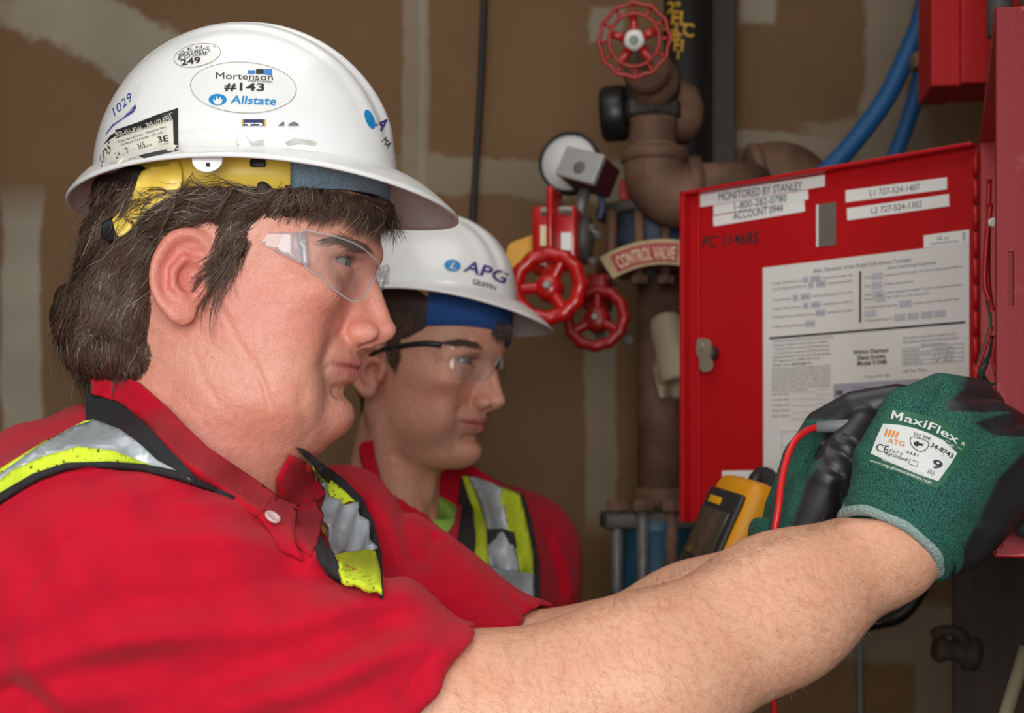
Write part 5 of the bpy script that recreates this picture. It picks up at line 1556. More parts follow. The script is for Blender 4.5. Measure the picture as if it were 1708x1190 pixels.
brd = arcpatch('board', 0, 1, 0, 1, M['tan_board'], 0, sg)
pan = arcpatch('red_panel', .10, .86, .14, .88, M['sign_red'], .0012, sg, .001)
def arctext(s_, u0, u1, wb, wt, mt, parent):
    v, f = text2(s_, .015)
    x = v[:, 0]; x = u0 + (x - x.min()) / (x.max() - x.min()) * (u1 - u0); w = wb + (wt - wb) * v[:, 1] / .72
    q = [arcmap(a, b) for a, b in zip(x, w)]
    V = np.array([P(c_[0], c_[1], 1.97 - .0018 + .03 * (1 - a)) for c_, a in zip(q, x)])
    return mk('lettering', V, orient(V, f), mt, parent, False)
arctext('CONTROL VALVE', .14, .83, .78, .26, M['cream'], pan)
for u, w in ((.95, .2), (.93, .85)):
    x_, y_ = arcmap(u, w)
    v, f = lathe([(.0005, 0), (.003, 0), (.003, .001), (.0005, .001)], P(x_, y_, 1.966), toC, 12); mk('screw_hole', v, f, M['black_plastic'], sg)
v, f = L2(P(1083, 470, 2.12), P(1083, 428, 2.06), .012, n=12); mk('bracket', v, f, M['zinc'], sg)
# lower riser, beige film, lower blue valve
lr = thing('lower_pipe', 'rusty brown vertical pipe behind the open red door', 'pipe', P(1104, 850, 2.12))
v, f = lathe([(.036, 0), (.036, P(0, 455, 2.12)[2] - P(0, 855, 2.12)[2])], P(1104, 855, 2.12), (0, 0, 1), 32); mk('pipe', v, f, M['rust'], lr)
v, f = lathe([(.036, 0), (.044, .004), (.044, .03), (.036, .034)], P(1104, 852, 2.12), (0, 0, 1), 32); mk('coupling', v, f, M['rust'], lr)
bf = thing('plastic_sheet', 'rolled beige plastic sheet hanging beside the red door', 'plastic sheet', P(1120, 660, 1.98))
n_ = 30
A = []
for j, t in enumerate(np.linspace(0, 1, 14)):
    for a in np.linspace(0, 1, n_):
        an = -.6 + a * 5.2; rr = (.016 + .012 * a) * (1 - .25 * t) + .010 * t
        cc = P(1114 + 22 * t, 540 + 100 * t, 2.065)
        A.append(cc + np.array([rr * math.cos(an), -rr * math.sin(an), .010 * math.sin(an) + .004 * math.sin(9 * t + a * 4)]))
mk('roll', np.array(A), grid_faces(14, n_), M['beige_film'], bf).modifiers.new('th', 'SOLIDIFY').thickness = .0015
A = []
for t in np.linspace(0, 1, 14):
    for a in np.linspace(0, 1, 10):
        A.append(P(1100 + 50 * a - 10 * math.sin(t * 3), 590 + 75 * t, 2.075 + .012 * math.sin(a * 7 + t * 4)))
mk('hanging_flap', np.array(A), grid_faces(14, 10), M['beige_film'], bf).modifiers.new('th', 'SOLIDIFY').thickness = .0015
bl = thing('gate_valve', 'teal blue gate valve with bolted black flange beside the yellow meter', 'valve', P(1090, 1000, 2.0))
v, f = bx(1085, 868, 2.0, .135, .11, .024, None, .005); mk('flange', v, f, M['dark_iron'], bl)
v, f = lathe([(.062, 0), (.058, .03), (.052, .08), (.050, .15), (.056, .17), (.058, .185)], P(1095, 1090, 2.0), (0, 0, 1), 32); mk('body', v, f, M['teal_iron'], bl)
for px, Y in ((1029, 1.955), (1072, 1.945), (1120, 1.95)):
    v, f = L2(P(px, 1100, Y), P(px, 835, Y), .0088, n=12); mk('stud', v, f, M['zinc'] if px < 1100 else M['rust'], bl)
    v, f = lathe([(.004, 0), (.015, 0), (.015, .014), (.004, .014)], P(px, 852, Y), (0, 0, 1), 6); mk('nut', v, f, M['rust'], bl, False)
v, f = lathe([(.036, 0), (.036, .4)], P(1095, 1560, 2.0), (0, 0, 1), 24); mk('outlet_pipe', v, f, M['rust'], bl)
# blue flexible conduits at the top right
def corr(path, r_, amp, per):
    p = catmull(np.asarray(path), 14)
    L_ = np.concatenate([[0], np.cumsum(np.linalg.norm(np.diff(p, axis=0), axis=1))])
    s_ = np.arange(0, L_[-1], per / 4)
    q = np.stack([np.interp(s_, L_, p[:, i]) for i in range(3)], 1)
    return tube(q, r_ + amp * np.sin(np.arange(len(s_)) * math.pi / 2), 16)
v, f = corr(PP([(1555, -60, 2.0), (1540, 20, 2.0), (1520, 75, 2.0), (1480, 160, 2.0), (1430, 230, 2.0), (1380, 285, 2.0), (1330, 330, 2.02)]), .0135, .0007, .0045)
tag(mk('flexible_conduit', v, f, M['blue_conduit']), 'blue corrugated conduit bending down to the left behind the panel', 'conduit')
v, f = corr(PP([(1556, -60, 2.08), (1546, 60, 2.08), (1530, 150, 2.08), (1508, 220, 2.08), (1480, 290, 2.08)]), .0115, .0006, .0045)
tag(mk('flexible_conduit', v, f, M['blue_conduit']), 'thinner blue conduit hanging straighter behind the other', 'conduit')
v, f = bx(1533, 103, 1.97, .020, .03, .022, None, .003); tag(mk('conduit_clamp', v, f, M['rust_light']), 'brown clamp holding the blue conduit', 'clamp')
# ------------------------------------------------------------------ red fire panel, its open door and labels
M['panel_red'] = mat('red_powder_coat', (176, 12, 20), .42, var=.05, var_scale=14, spec=.4, bump=.04, bump_scale=400)
M['panel_red_worn'] = mat('scuffed_red_powder_coat', (132, 30, 36), .5, rgb2=(160, 80, 80), var_scale=60, thr=(.62, .85), bump=.05, bump_scale=300)
M['paper_sheet'] = mat('printed_sheet', (214, 213, 208), .5, rgb2=(200, 196, 186), var_scale=6, thr=(.55, .8))
M['label_tape'] = mat('white_label_tape', (226, 226, 222), .4, var=.02)
M['grey_print'] = mat('grey_ink', (92, 92, 96), .6)
M['pale_grey'] = mat('pale_grey_print', (176, 176, 182), .6)
M['diagram_grey'] = mat('diagram_grey_print', (150, 150, 160), .6)
M['bare_metal'] = mat('bare_grey_window', (120, 114, 104), .4, metal=.3, var=.06)
M['chrome'] = mat('nickel_latch', (186, 178, 160), .3, metal=.7, var=.08)
M['pcb'] = mat('dark_circuit_board', (30, 34, 32), .5, var=.3, var_scale=80)
M['wire_red'] = mat('red_wire', (176, 20, 24), .4)
M['wire_green'] = mat('green_wire', (20, 84, 56), .4)
ZT = P(0, 240, 1.382)[2]; ZB = P(0, 925, .99)[2]
pan = thing('fire_alarm_panel', 'open red steel fire alarm panel with wiring diagram inside its door', 'alarm panel', (CN + CF) / 2 * (1, 1, 0) + (0, 0, ZB))
HG = ZT - ZB; zm = (ZT + ZB) / 2
Rc = np.stack([cdir, cin, np.array([0, 0, 1.0])], 1)        # x along the mouth (near to far), y into the wall
wlen = np.linalg.norm((CF - CN)[:2])
def cb(x, y, z, sx, sy, sz, bev=.0012):
    return box(np.array([CN[0], CN[1], 0]) + Rc @ np.array([x, y, 0]) + np.array([0, 0, z]), (sx, sy, sz), Rc, bev)
dp = .095
v, f = cb(wlen, dp / 2, zm, .004, dp, HG); mk('side_panel', v, f, M['panel_red'], pan, False)
v, f = cb(wlen / 2, dp / 2, ZT, wlen, dp, .004); mk('top_panel', v, f, M['panel_red'], pan, False)
v, f = cb(wlen / 2, dp / 2, ZB, wlen, dp, .004); mk('bottom_panel', v, f, M['panel_red'], pan, False)
v, f = cb(wlen / 2, dp, zm, wlen, .004, HG); mk('back_panel', v, f, M['panel_red'], pan, False)
v, f = cb(wlen * .45, dp - .012, zm - .02, wlen * .6, .004, HG * .6); mk('circuit_board', v, f, M['pcb'], pan, False)
# near flank as the camera sees it, facing the viewer, with a knock-out slot
Nn = np.cross((0, 0, 1), cin); Nn = Nn if Nn[1] < 0 else -Nn
fo = CN * (1, 1, 0)
ex = np.array([1.0, .02, 0]); ex /= np.linalg.norm(ex)
def flank(u0, u1, z0, z1, mt, nm, th=.003, off=0.0, par=pan):
    c = fo + ex * (u0 + u1) / 2 + np.array([0, -.004 - off, (z0 + z1) / 2])
    v, f = box(c, (u1 - u0, th, z1 - z0), np.stack([ex, np.cross((0, 0, 1), ex), (0, 0, 1)], 1), 0)
    return mk(nm, v, f, mt, par, False)
kk = .99 / F
zs0, zs1 = P(0, 512, .99)[2], P(0, 422, .99)[2]
ztop = P(0, 16, .99)[2]
flank(0, 18 * kk, ZB, ztop, M['panel_red_worn'], 'front_flange')
flank(18 * kk, 29 * kk, zs1, ztop, M['panel_red_worn'], 'front_flange')
flank(18 * kk, 29 * kk, ZB, zs0, M['panel_red_worn'], 'front_flange')
flank(29 * kk, 120 * kk, ZB, ztop, M['panel_red_worn'], 'front_flange')
v, f = lathe([(.0005, 0), (.0022, 0), (.002, .0008), (.0005, .001)], fo + ex * 6 * kk + np.array([0, -.0055, ZB + .006]), (0, -1, 0), 12); mk('rivet', v, f, M['panel_red_worn'], pan)

# the door
DH = P(1606, 0, 1.382) * (1, 1, 0); DL = P(1145, 0, 1.612) * (1, 1, 0)
dq_ = np.array([-(DL - DH)[1], (DL - DH)[0], 0]); rr_ = P(1630, 0, 1.0) * (1, 1, 0); DH = rr_ * (np.dot(DH, dq_) / np.dot(rr_, dq_))
ddir = (DL - DH); DW = np.linalg.norm(ddir); ddir /= DW
dn = np.array([ddir[1], -ddir[0], 0]); dn = dn if dn[1] < 0 else -dn      # towards the camera
DZ0, DZ1 = ZB + .004, ZT - .002
def dpt(px, py, off=0.0):
    """point of the door plane seen at (px, py)"""
    d = np.array(ray_px(px, py)[:]); o = np.array([0, 0, H])
    t = np.dot(DH - o, dn) / np.dot(d, dn)
    return o + d * t + dn * off
Rd = np.stack([ddir, dn, np.cross(ddir, dn)], 1)
if Rd[2, 2] < 0: Rd[:, 2] *= -1
def db(u, off, z, su, sy, sz, bev=.001):
    return box(DH + ddir * u + dn * off + np.array([0, 0, z]), (su, sy, sz), Rd, bev)
v, f = db(DW / 2, -.001, (DZ0 + DZ1) / 2, DW, .002, DZ1 - DZ0, .0004); door = mk('door', v, f, M['panel_red'], pan, False)
v, f = db(DW - .003, .006, (DZ0 + DZ1) / 2, .006, .014, DZ1 - DZ0); mk('edge_flange', v, f, M['panel_red'], door, False)
v, f = db(DW - .018, .002, (DZ0 + DZ1) / 2, .004, .003, DZ1 - DZ0); mk('edge_flange', v, f, M['panel_red'], door, False)
v, f = db(DW / 2, .006, DZ1 - .002, DW, .014, .004); mk('edge_flange', v, f, M['panel_red'], door, False)
v, f = db(.004, .001, (DZ0 + DZ1) / 2, .006, .004, DZ1 - DZ0 - .02); mk('hinge', v, f, M['panel_red'], door, False)
for i in range(14):
    v, f = lathe([(.0028, 0), (.0028, (DZ1 - DZ0) / 14 * .86)], DH + dn * .003 + np.array([0, 0, DZ0 + .008 + i * (DZ1 - DZ0 - .016) / 14]), (0, 0, 1), 10); mk('hinge_knuckle', v, f, M['panel_red'], door)
def dquad(name, q, mt, parent, off=.0006, th=.0005):
    V = np.array([dpt(x, y, off) for x, y in q])
    f = orient(V, [[0, 1, 2, 3]])
    V, f = solid_sheet(V, f, np.tile(dn, (4, 1)), th)
    return mk(name, V, f, mt, parent, False)
dmap = lambda off: (lambda q: np.array([dpt(x, y, off) for x, y in q]))
def line_text(s, p0, p1, h, mt, parent, off=.0014, bold=0.0, slant=0.0, name='lettering'):
    """text stretched from p0 to p1 (baseline), cap height h"""
    p0 = np.array(p0, float); p1 = np.array(p1, float)
    return text_on(name, s, p0, p1 - p0, (slant * h, -h), mt, parent, dmap(off), bold, fit=True)
t1 = dquad('label_strip', [(1167, 324), (1376, 292), (1376, 311), (1168, 346)], M['label_tape'], door)
line_text('MONITORED BY STANLEY', (1200, 336), (1339, 316), 14, M['ink'], t1)
t2 = dquad('label_strip', [(1191, 343), (1348, 317), (1349, 333), (1191, 359)], M['label_tape'], door, .0009)
line_text('1-800-282-0780', (1226, 350), (1313, 336), 12, M['ink'], t2)
t3 = dquad('label_strip', [(1190, 361), (1342, 334), (1343, 353), (1191, 378)], M['label_tape'], door, .0007)
line_text('ACCOUNT 0944', (1224, 367), (1307, 353), 13, M['ink'], t3)
t4 = dquad('label_strip', [(1411, 318), (1580, 296), (1580, 316), (1411, 338)], M['label_tape'], door)
line_text('L1 727-524-1407', (1452, 327), (1535, 317), 10.5, M['grey_print'], t4)
t5 = dquad('label_strip', [(1413, 348), (1583, 324), (1584, 344), (1414, 368)], M['label_tape'], door)
line_text('L2 727-524-1302', (1454, 357), (1539, 345), 10.5, M['grey_print'], t5)
line_text('PC 114685', (1171, 414), (1264, 405), 20, M['ink'], door, .0008, 0.012, .15, 'marker_note')
win = dquad('window_plate', [(1363, 342), (1395, 337), (1395, 409), (1363, 412)], M['bare_metal'], door, .0012, .001)
dquad('window_edge', [(1363, 342), (1366, 341.5), (1366, 412), (1363, 412)], M['label_tape'], win, .0016)
ul = dquad('approval_label', [(1541, 393), (1619, 383), (1620, 406), (1541, 414)], M['label_tape'], door)
line_text('UL', (1564, 401), (1573, 400), 7, M['grey_print'], ul); line_text('LISTED', (1575, 400), (1583, 399), 3, M['grey_print'], ul)
dquad('print_line', [(1553, 406), (1600, 401), (1600, 402.5), (1553, 407.5)], M['pale_grey'], ul, .0012); dquad('print_line', [(1606, 388), (1611, 387), (1611, 400), (1606, 401)], M['pale_grey'], ul, .0012)
DB = 870
doc = dquad('wiring_sheet', [(1273, 447), (1620, 405), (1622, DB), (1274, DB + 12)], M['paper_sheet'], door)
def sl(y):                                  # slope of the printed rows at this height
    return -0.121 + (y - 447) * 0.00031
def row(s, x0, x1, y, h, mt=None, bold=0.0):
    line_text(s, (x0, y), (x1, y + (x1 - x0) * sl(y)), h, mt or M['grey_print'], doc, .0012, bold)
def bar(x0, x1, y, h, mt, xr=None):
    xr = x0 if xr is None else xr
    g = lambda x, yy: yy + (x - xr) * sl(y)
    dquad('print_block', [(x0, g(x0, y)), (x1, g(x1, y)), (x1, g(x1, y + h)), (x0, g(x0, y + h))], mt, doc, .0011, .0003)
row('Basic Operation of the Model 5230 Remote Touchpad', 1359, 1520, 455, 6.5)
L_ = [('To begin Terminal test press', 1289, 1338, 475.5, (1340, 1349), (1352, 1370), 'followed by the installer code', 1373, 1423), ('To enter Programming Mode press', 1289, 1346, 485, (1349, 1358), (1362, 1379), 'followed by the installer', 1382, 1423),
      ('To set the time press', 1289, 1320, 503, (1323, 1332), (1336, 1353), 'followed by hour/minute of a 24 hour clock', 1356, 1423), ('To select a Manual Test press', 1289, 1337, 518, (1340, 1350), (1353, 1370), 'followed by the number of', 1373, 1423),
      ('To Manual Connect or Disconnect press', 1289, 1358, 532, (1361, 1378), None, 'followed by the number', 1381, 1423), ('To Talk on command entry press', 1289, 1343, 548, (1344, 1361), None, '', 0, 0)]
for s1, a, b_, y, k1, k2, s2, c_, d_ in L_:
    row(s1, a, b_, y, 4.0, M['grey_print'])
    for kq in (k1, k2):
        if kq: bar(kq[0], kq[1], y - 7.5, 10.5, M['pale_grey'], a); row('ENTER' if kq[1] - kq[0] > 12 else '99', kq[0] + 3, kq[1] - 3, y - .5 + (kq[0] - a) * sl(y), 3, M['grey_print'])
    if s2: row(s2, c_, d_, y + (c_ - a) * sl(y), 4.0, M['grey_print'])
row('Entries Used During Programming', 1482, 1562, 449.5, 5)
for y, k1, s2, xe in ((465, (1455, 1473), 'to advance to the next entry. This will also display the next data line', 1606), (480, (1454, 1472), 'To select an instruction entry', 1525), (494, (1456, 1473), 'to enter hexadecimal numbers. To enter a hexadecimal character', 1606), (502, (1461, 1478), 'then 1 (B1), 2 (C), 3 (D), 4 (E), and 5 (F)', 1550)):
    row('Press', 1443, k1[0] - 2, y, 4); bar(k1[0], k1[1], y - 7, 10.5, M['pale_grey'], 1443)
    row(s2, k1[1] + 3, xe, y + (k1[1] + 3 - 1443) * sl(y), 4)
row('To jump to another step, press', 1443, 1498, 515.5, 4); bar(1501, 1521, 508, 11, M['pale_grey'], 1443); row('and the number of the desired step', 1524, 1600, 508, 4)
bar(1443, 1462, 519, 10, M['pale_grey'])
row('To exit programming press', 1443, 1490, 537, 4)
for x_ in (1492, 1514, 1537, 1559): bar(x_, x_ + 19, 530, 10.5, M['pale_grey'], 1443)
dquad('print_rule', [(1434, 453), (1437, 452.6), (1437, 538), (1434, 538.4)], M['ink'], doc, .0011)
dquad('print_rule', [(1284, 563), (1610, 536), (1610, 539.5), (1284, 566.5)], M['ink'], doc, .0011)
for i, s_ in enumerate(('This Device complies with Part 15 of the FCC rules and part 68', 'Operation is subject to the following two conditions:', '1. This device may not cause harmful interference, and', '2. this device must accept any interference received,', 'including interference that may cause undesired operation.', 'FCC registration No. AE398N-70191-AL-E', 'Ringer Equivalence: 0.0B')):
    row(s_, 1290, 1290 + min(100, 40 + len(s_)), 572 + i * 6.6, 4)
row('Device Usage', 1323, 1345, 610, 4.5, M['ink'])
for i, s_ in enumerate(('1104/1105 dials automatically from the Digital Communicator', 'NOTICE: the Installer must Ensure that the equipment is permitted to be', 'connected to the facilities of the local telephone company.', 'Before installing this equipment, users should ensure that it is permitted', 'company inside wiring associated with a single line individual', 'service may be extended by means of a certified connector', 'assembly. The customer should be aware that compliance', 'with the above conditions may not prevent degradation', 'of service in some situations.')):
    row(s_, 1288, 1288 + (98 if i < 8 else 60), 618 + i * 4.6, 3.4)
for i, s_ in enumerate(('Wiring Diagram', 'Silent Knight', 'Model 5104B')):
    row(s_, (1424, 1431, 1431)[i], (1483, 1478, 1480)[i], 592 + i * 9.3, 7.5, M['ink'], .02)
row('Wiring to FPC 1000', 1443, 1485, 631, 4)
row('This product is approved by the New York City', 1507, 1596, 566, 4); row('Bureau of Standards and Appeals under the Calendar Number 494-84-SA', 1507, 1600, 573, 4)
row('Electrical Specifications', 1538, 1580, 578, 4.5)
for i, s_ in enumerate(('Input Power', 'Communication Current', 'Output Rate', 'Battery Backup')): row(s_, 1508, 1515 + len(s_) * 1.8, 587 + i * 7, 4); row(('120VAC 60Hz', '12 VDC 200mA', '1.5 VDC', '7 Ah')[i], 1560, 1592, 584 + i * 7, 4)
for y in (581, 588, 595, 602, 609): bar(1505, 1607, y, 1, M['pale_grey'])
for x_ in (1505, 1556, 1607): bar(x_, x_ + 1, 581 - (x_ - 1505) * .07, 28, M['pale_grey'])
row('Self Test Time:', 1507, 1547, 622, 5.5)
bar(1391, 1535, 641, 130, M['diagram_grey'])
for i in range(9): bar(1394, 1406, 652 + i * 12, 8, M['ink'])
for i, s_ in enumerate(('AC Power', 'Charger', 'Alarm')): row(s_, 1424, 1450, 650 + i * 12, 4.5)
bar(1464, 1477, 658, 34, M['grey_print'])
for i in range(8): row(('MODULE 1 A', 'MODULE 1 B', 'MODULE 2 A', 'MODULE 2 B', 'ALARM', 'COMMON', 'TROUBLE', 'EARTH')[i], 1362, 1388, 652 + i * 8, 3.5, M['pale_grey'])
for i in range(5): bar(1322, 1360, 655 + i * 11, .9, M['pale_grey'])
for i in range(5): row(('Supervised Zones', 'normally open', 'initiating circuit', 'Power limited', 'See Note')[i], 1289, 1318, 660 + i * 9, 3.5)
for y in (720, 745, 770, 800): bar(1300, 1380, y, 1, M['pale_grey'])
for x_ in (1305, 1330, 1358): dquad('print_rule', [(x_, 720), (x_ + 1, 720), (x_ + 1, 800), (x_, 800)], M['pale_grey'], doc, .0011)
sm = dquad('round_label', [(1205, 786), (1262, 785), (1262, 840), (1205, 840)], M['label_tape'], door)
v, f = lathe([(.006, 0), (.0068, 0), (.0068, .0004), (.006, .0004)], dpt(1238, 806, .0009), dn, 24); mk('print_ring', v, f, M['grey_print'], sm)
# latch
la = dpt(1188, 590, .0)
v, f = lathe([(.004, 0), (.0095, 0), (.0095, .010), (.0085, .012), (.002, .012)], la, dn, 20); lt = mk('latch', v, f, M['dark_iron'], door)
vv, ff, _ = fill2(catmull([(1175, 570), (1182, 566), (1194, 568), (1198, 578), (1196, 596), (1201, 606), (1199, 618), (1188, 622), (1180, 616), (1179, 600), (1174, 590)], 3, True), 6)
V = np.array([dpt(x, y, .014) for x, y in vv]); ff = orient(V, ff); V, ff = solid_sheet(V, ff, np.tile(dn, (len(V), 1)), .0018); mk('cam', V, ff, M['chrome'], lt, False)
v, f = lathe([(.0005, .002), (.0042, .002), (.0046, 0), (.003, 0)], dpt(1182, 580, .014), dn, 6); mk('cam_nut', v, f, M['chrome'], lt, False)
# edge of a paper behind the door
V = PP([(1139, 372, 1.66), (1146, 371, 1.66), (1146, 545, 1.66), (1137, 545, 1.66)]); W = np.concatenate([V, V + (0, .002, 0)])
tag(mk('paper_sheet', W, [[3, 2, 1, 0], [4, 5, 6, 7], [0, 1, 5, 4], [1, 2, 6, 5], [2, 3, 7, 6], [3, 0, 4, 7]], M['cream'], None, False), 'edge of a pale sheet sticking out behind the red door', 'paper')
# wires inside the panel
for i, (pts, mt) in enumerate([([(1652, 340), (1646, 400), (1642, 470), (1650, 500)], 'wire_red'), ([(1650, 300), (1648, 380), (1648, 470), (1655, 520)], 'wire_red'), ([(1646, 500), (1652, 540), (1640, 580), (1632, 610), (1640, 640)], 'wire_green'),
        ([(1655, 545), (1640, 590), (1628, 625), (1632, 660)], 'wire_red'), ([(1656, 560), (1648, 600), (1638, 630), (1644, 650)], 'black_plastic'), ([(1650, 590), (1636, 615), (1650, 640), (1660, 640)], 'wire_green'), ([(1660, 560), (1656, 600), (1664, 640)], 'wire_red')]):
    v, f = tube(catmull(PP([(x, y, 1.10 + .02 * (i % 3)) for x, y in pts]), 6), .0022 if i < 2 else .0013, 6); mk('wire', v, f, M[mt], pan)
v, f = lathe([(.002, 0), (.0035, 0), (.0035, .003), (.002, .003)], P(1655, 372, 1.08), (0, -1, 0), 12); mk('grommet', v, f, M['dial'], pan)
# second red cabinet above
up = thing('upper_red_cabinet', 'pair of red steel boxes hung above the alarm panel', 'cabinet', P(1600, 120, 1.75))
Ru = np.array(Matrix.Rotation(math.radians(-6), 3, 'Z'))
v, f = box(P(1566, 20, 1.76) + (0, 0, .02), (.034, .09, .245), Ru, .002); mk('box', v, f, M['panel_red'], up, False)
v, f = box(P(1638, 20, 1.74) + (0, 0, .02), (.066, .09, .235), Ru, .002); mk('box', v, f, M['panel_red'], up, False)
v, f = box(P(1588, 20, 1.78) + (0, 0, .02), (.008, .05, .24), Ru, .001); mk('gap_strip', v, f, M['black_plastic'], up, False)
v, f = L2(P(1668, 60, 1.5), P(1668, -200, 1.5), .013); tag(mk('conduit_pipe', v, f, M['zinc']), 'grey conduit rising from the top of the alarm panel', 'conduit')


# ------------------------------------------------------------------ meter, strap and probe
M['meter_yellow'] = mat('yellow_rubber_case', (222, 150, 10), .5, var=.05, var_scale=30)
M['meter_black'] = mat('charcoal_plastic', (38, 38, 40), .45, var=.08)
M['lcd'] = mat('unlit_display', (66, 62, 50), .25, coat=.4)
mt_ = thing('multimeter', 'yellow multimeter hanging by its strap from the open red door', 'multimeter', P(1200, 900, 1.30))
mc = P(1214, 905, 1.31)
rot = Matrix.Rotation(math.radians(24), 3, 'Y') @ Matrix.Rotation(math.radians(-74), 3, 'Z') @ Matrix.Rotation(math.radians(0), 3, 'X')
Rm = np.array(rot)
def mb(x, y, z, sx, sy, sz, bev=.002): return box(mc + Rm @ np.array([x, y, z]), (sx, sy, sz), Rm, bev)
v, f = mb(0, .004, -.03, .088, .046, .18, .012); mk('case', v, f, M['meter_yellow'], mt_)
v, f = mb(0, .030, -.03, .066, .02, .15, .010); mk('case_back', v, f, M['meter_yellow'], mt_)
v, f = mb(0, -.020, -.035, .074, .006, .156, .003); face = mk('front_panel', v, f, M['meter_black'], mt_)
v, f = mb(0, -.0235, .000, .058, .002, .046, .001); mk('display', v, f, M['lcd'], face)
v, f = mb(-.012, -.0235, .031, .026, .0012, .007, .0003); mk('brand_plate', v, f, M['yellow_paint'], face)
for i, (x, mt__) in enumerate(((-.026, 'blue_cloth'), (-.009, 'zinc'), (.008, 'zinc'), (.026, 'meter_yellow'))):
    v, f = mb(x, -.0238, -.038, .012, .003, .008, .001); mk('key', v, f, M[mt__], face)
v, f = lathe([(.004, 0), (.020, 0), (.019, .006), (.012, .009), (.002, .009)], mc + Rm @ np.array([0, -.023, -.072]), -Rm[:, 1], 28); mk('rotary_dial', v, f, M['meter_black'], face)
for i in range(9):
    a = math.radians(20 + i * 40); v, f = mb(.027 * math.cos(a), -.0236, -.072 + .027 * math.sin(a), .004, .0012, .003, .0003); mk('dial_mark', v, f, M['label_tape'], face, False)
v, f = text2('18-16', .02)
q = np.array([mc + Rm @ np.array([.0445, .014 - b * .016, -.075 + a * .022]) for a, b in v]); mk('marker_note', q, f, M['ink'], mt_, False)
v, f = tube(catmull(PP([(1258, 842, 1.36), (1262, 812, 1.37), (1275, 796, 1.38), (1286, 812, 1.36), (1288, 850, 1.33), (1276, 880, 1.32)]), 6), .010, 12); v2_ = v; mk('hanging_strap', v, f, M['black_cloth'], mt_)
v, f = tube(catmull(PP([(1254, 832, 1.36), (1262, 805, 1.37), (1272, 792, 1.38)]), 6), .009, 10); mk('strap_hook', v, f, M['black_plastic'], mt_)
v, f = mb(-.047, .012, -.05, .006, .05, .15, .002); mk('holster_edge', v, f, M['meter_black'], mt_)
hk = dpt(1276, 800, .003)
v, f = tube(catmull(np.array([P(1266, 808, 1.37), P(1270, 794, 1.40), P(1276, 792, 1.46), hk + dn * .004]), 6), .005, 10); mk('hanging_strap', v, f, M['black_cloth'], mt_)
v, f = lathe([(.002, 0), (.013, 0), (.013, .005), (.002, .006)], hk - dn * .002, dn, 20); mk('magnet', v, f, M['meter_black'], mt_)
pr = thing('test_probe', 'grey test probe with red lead held in the gloved left hand', 'probe', P(1400, 712, 1.04))
M['probe_grey'] = mat('grey_probe_plastic', (118, 122, 124), .5, var=.05)
M['lead_red'] = mat('red_silicone_lead', (206, 34, 38), .4, var=.04)
v, f = tube(PP([(1362, 713, 1.035), (1400, 711, 1.032), (1460, 708, 1.03), (1520, 706, 1.03)]), [.0042, .0046, .0044, .003], 12); mk('handle', v, f, M['probe_grey'], pr)
v, f = tube(catmull(PP([(1366, 713, 1.035), (1345, 719, 1.03), (1322, 742, 1.02), (1306, 790, 1.01), (1298, 850, 1.0), (1288, 905, 1.0), (1278, 960, 1.02), (1282, 1060, 1.05), (1292, 1200, 1.08), (1290, 1300, 1.1)]), 8), .0026, 10); mk('lead', v, f, M['lead_red'], pr)
# ------------------------------------------------------------------ stickers and lettering on hats and glove
M['all_blue'] = mat('sky_blue_print', (22, 128, 190), .4, var=.04)
M['navy'] = mat('navy_print', (40, 40, 92), .4)
M['deep_blue'] = mat('deep_blue_print', (62, 78, 150), .4, rgb2=(120, 130, 180), var_scale=90, thr=(.6, .8))
M['mort_blue'] = mat('bright_blue_print', (34, 116, 196), .4)
M['gold'] = mat('gold_print', (196, 160, 70), .4)
M['purple'] = mat('violet_print', (58, 50, 128), .4)
M['film'] = mat('worn_white_film', (226, 226, 222), .35, var=.03, var_scale=40)
M['film_warm'] = mat('yellowed_white_film', (222, 220, 206), .4, rgb2=(196, 194, 184), var_scale=60, thr=(.55, .8))
M['edge_grey'] = mat('grimy_sticker_edge', (168, 166, 160), .6, rgb2=(120, 116, 110), var_scale=120)
M['label_green'] = mat('dark_green_heat_print', (32, 92, 66), .6, var=.06)
M['label_white'] = mat('worn_white_heat_print', (208, 212, 210), .6, rgb2=(150, 164, 160), var_scale=420, thr=(.62, .74))
M['orange'] = mat('orange_print', (216, 134, 50), .5)
M['scuff'] = mat('scuffed_film_residue', (206, 204, 198), .6, rgb2=(170, 168, 162), var_scale=200)
def patch(name, poly, bvh, mt, parent, off=.0005, step=12, close=0):
    if close: poly = catmull(poly, close, True)
    v2, f, _ = fill2(poly, step)
    V, N = drape_pts(v2, bvh, off)
    return mk(name, V, orient(V, f), mt, parent)
def oval(cx, cy, rx, ry, ang=0, n=40):
    t = np.linspace(0, 2 * math.pi, n, endpoint=False); a = math.radians(ang)
    x, y = rx * np.cos(t), ry * np.sin(t)
    return np.stack([cx + x * math.cos(a) - y * math.sin(a), cy + x * math.sin(a) + y * math.cos(a)], 1)
def ptext(s, p0, p1, h, mt, parent, bvh, off=.0010, bow=0.0, bold=0.0, slant=0.0, name='lettering', up=None):
    v, f = text2(s, bold)
    if not len(v): return
    p0 = np.array(p0, float); p1 = np.array(p1, float); d = p1 - p0
    n = np.array([d[1], -d[0]]); n /= np.linalg.norm(n)
    if up is not None: n = np.array(up, float)
    u = (v[:, 0] - v[:, 0].min()) / (v[:, 0].max() - v[:, 0].min()); w = v[:, 1] / .72 * h
    q = p0 + u[:, None] * d + (w + bow * 4 * u * (1 - u))[:, None] * n + (slant * w)[:, None] * d / np.linalg.norm(d)
    V, _ = drape_pts(q, bvh, off)
    return mk(name, V, orient(V, f), mt, parent, False)
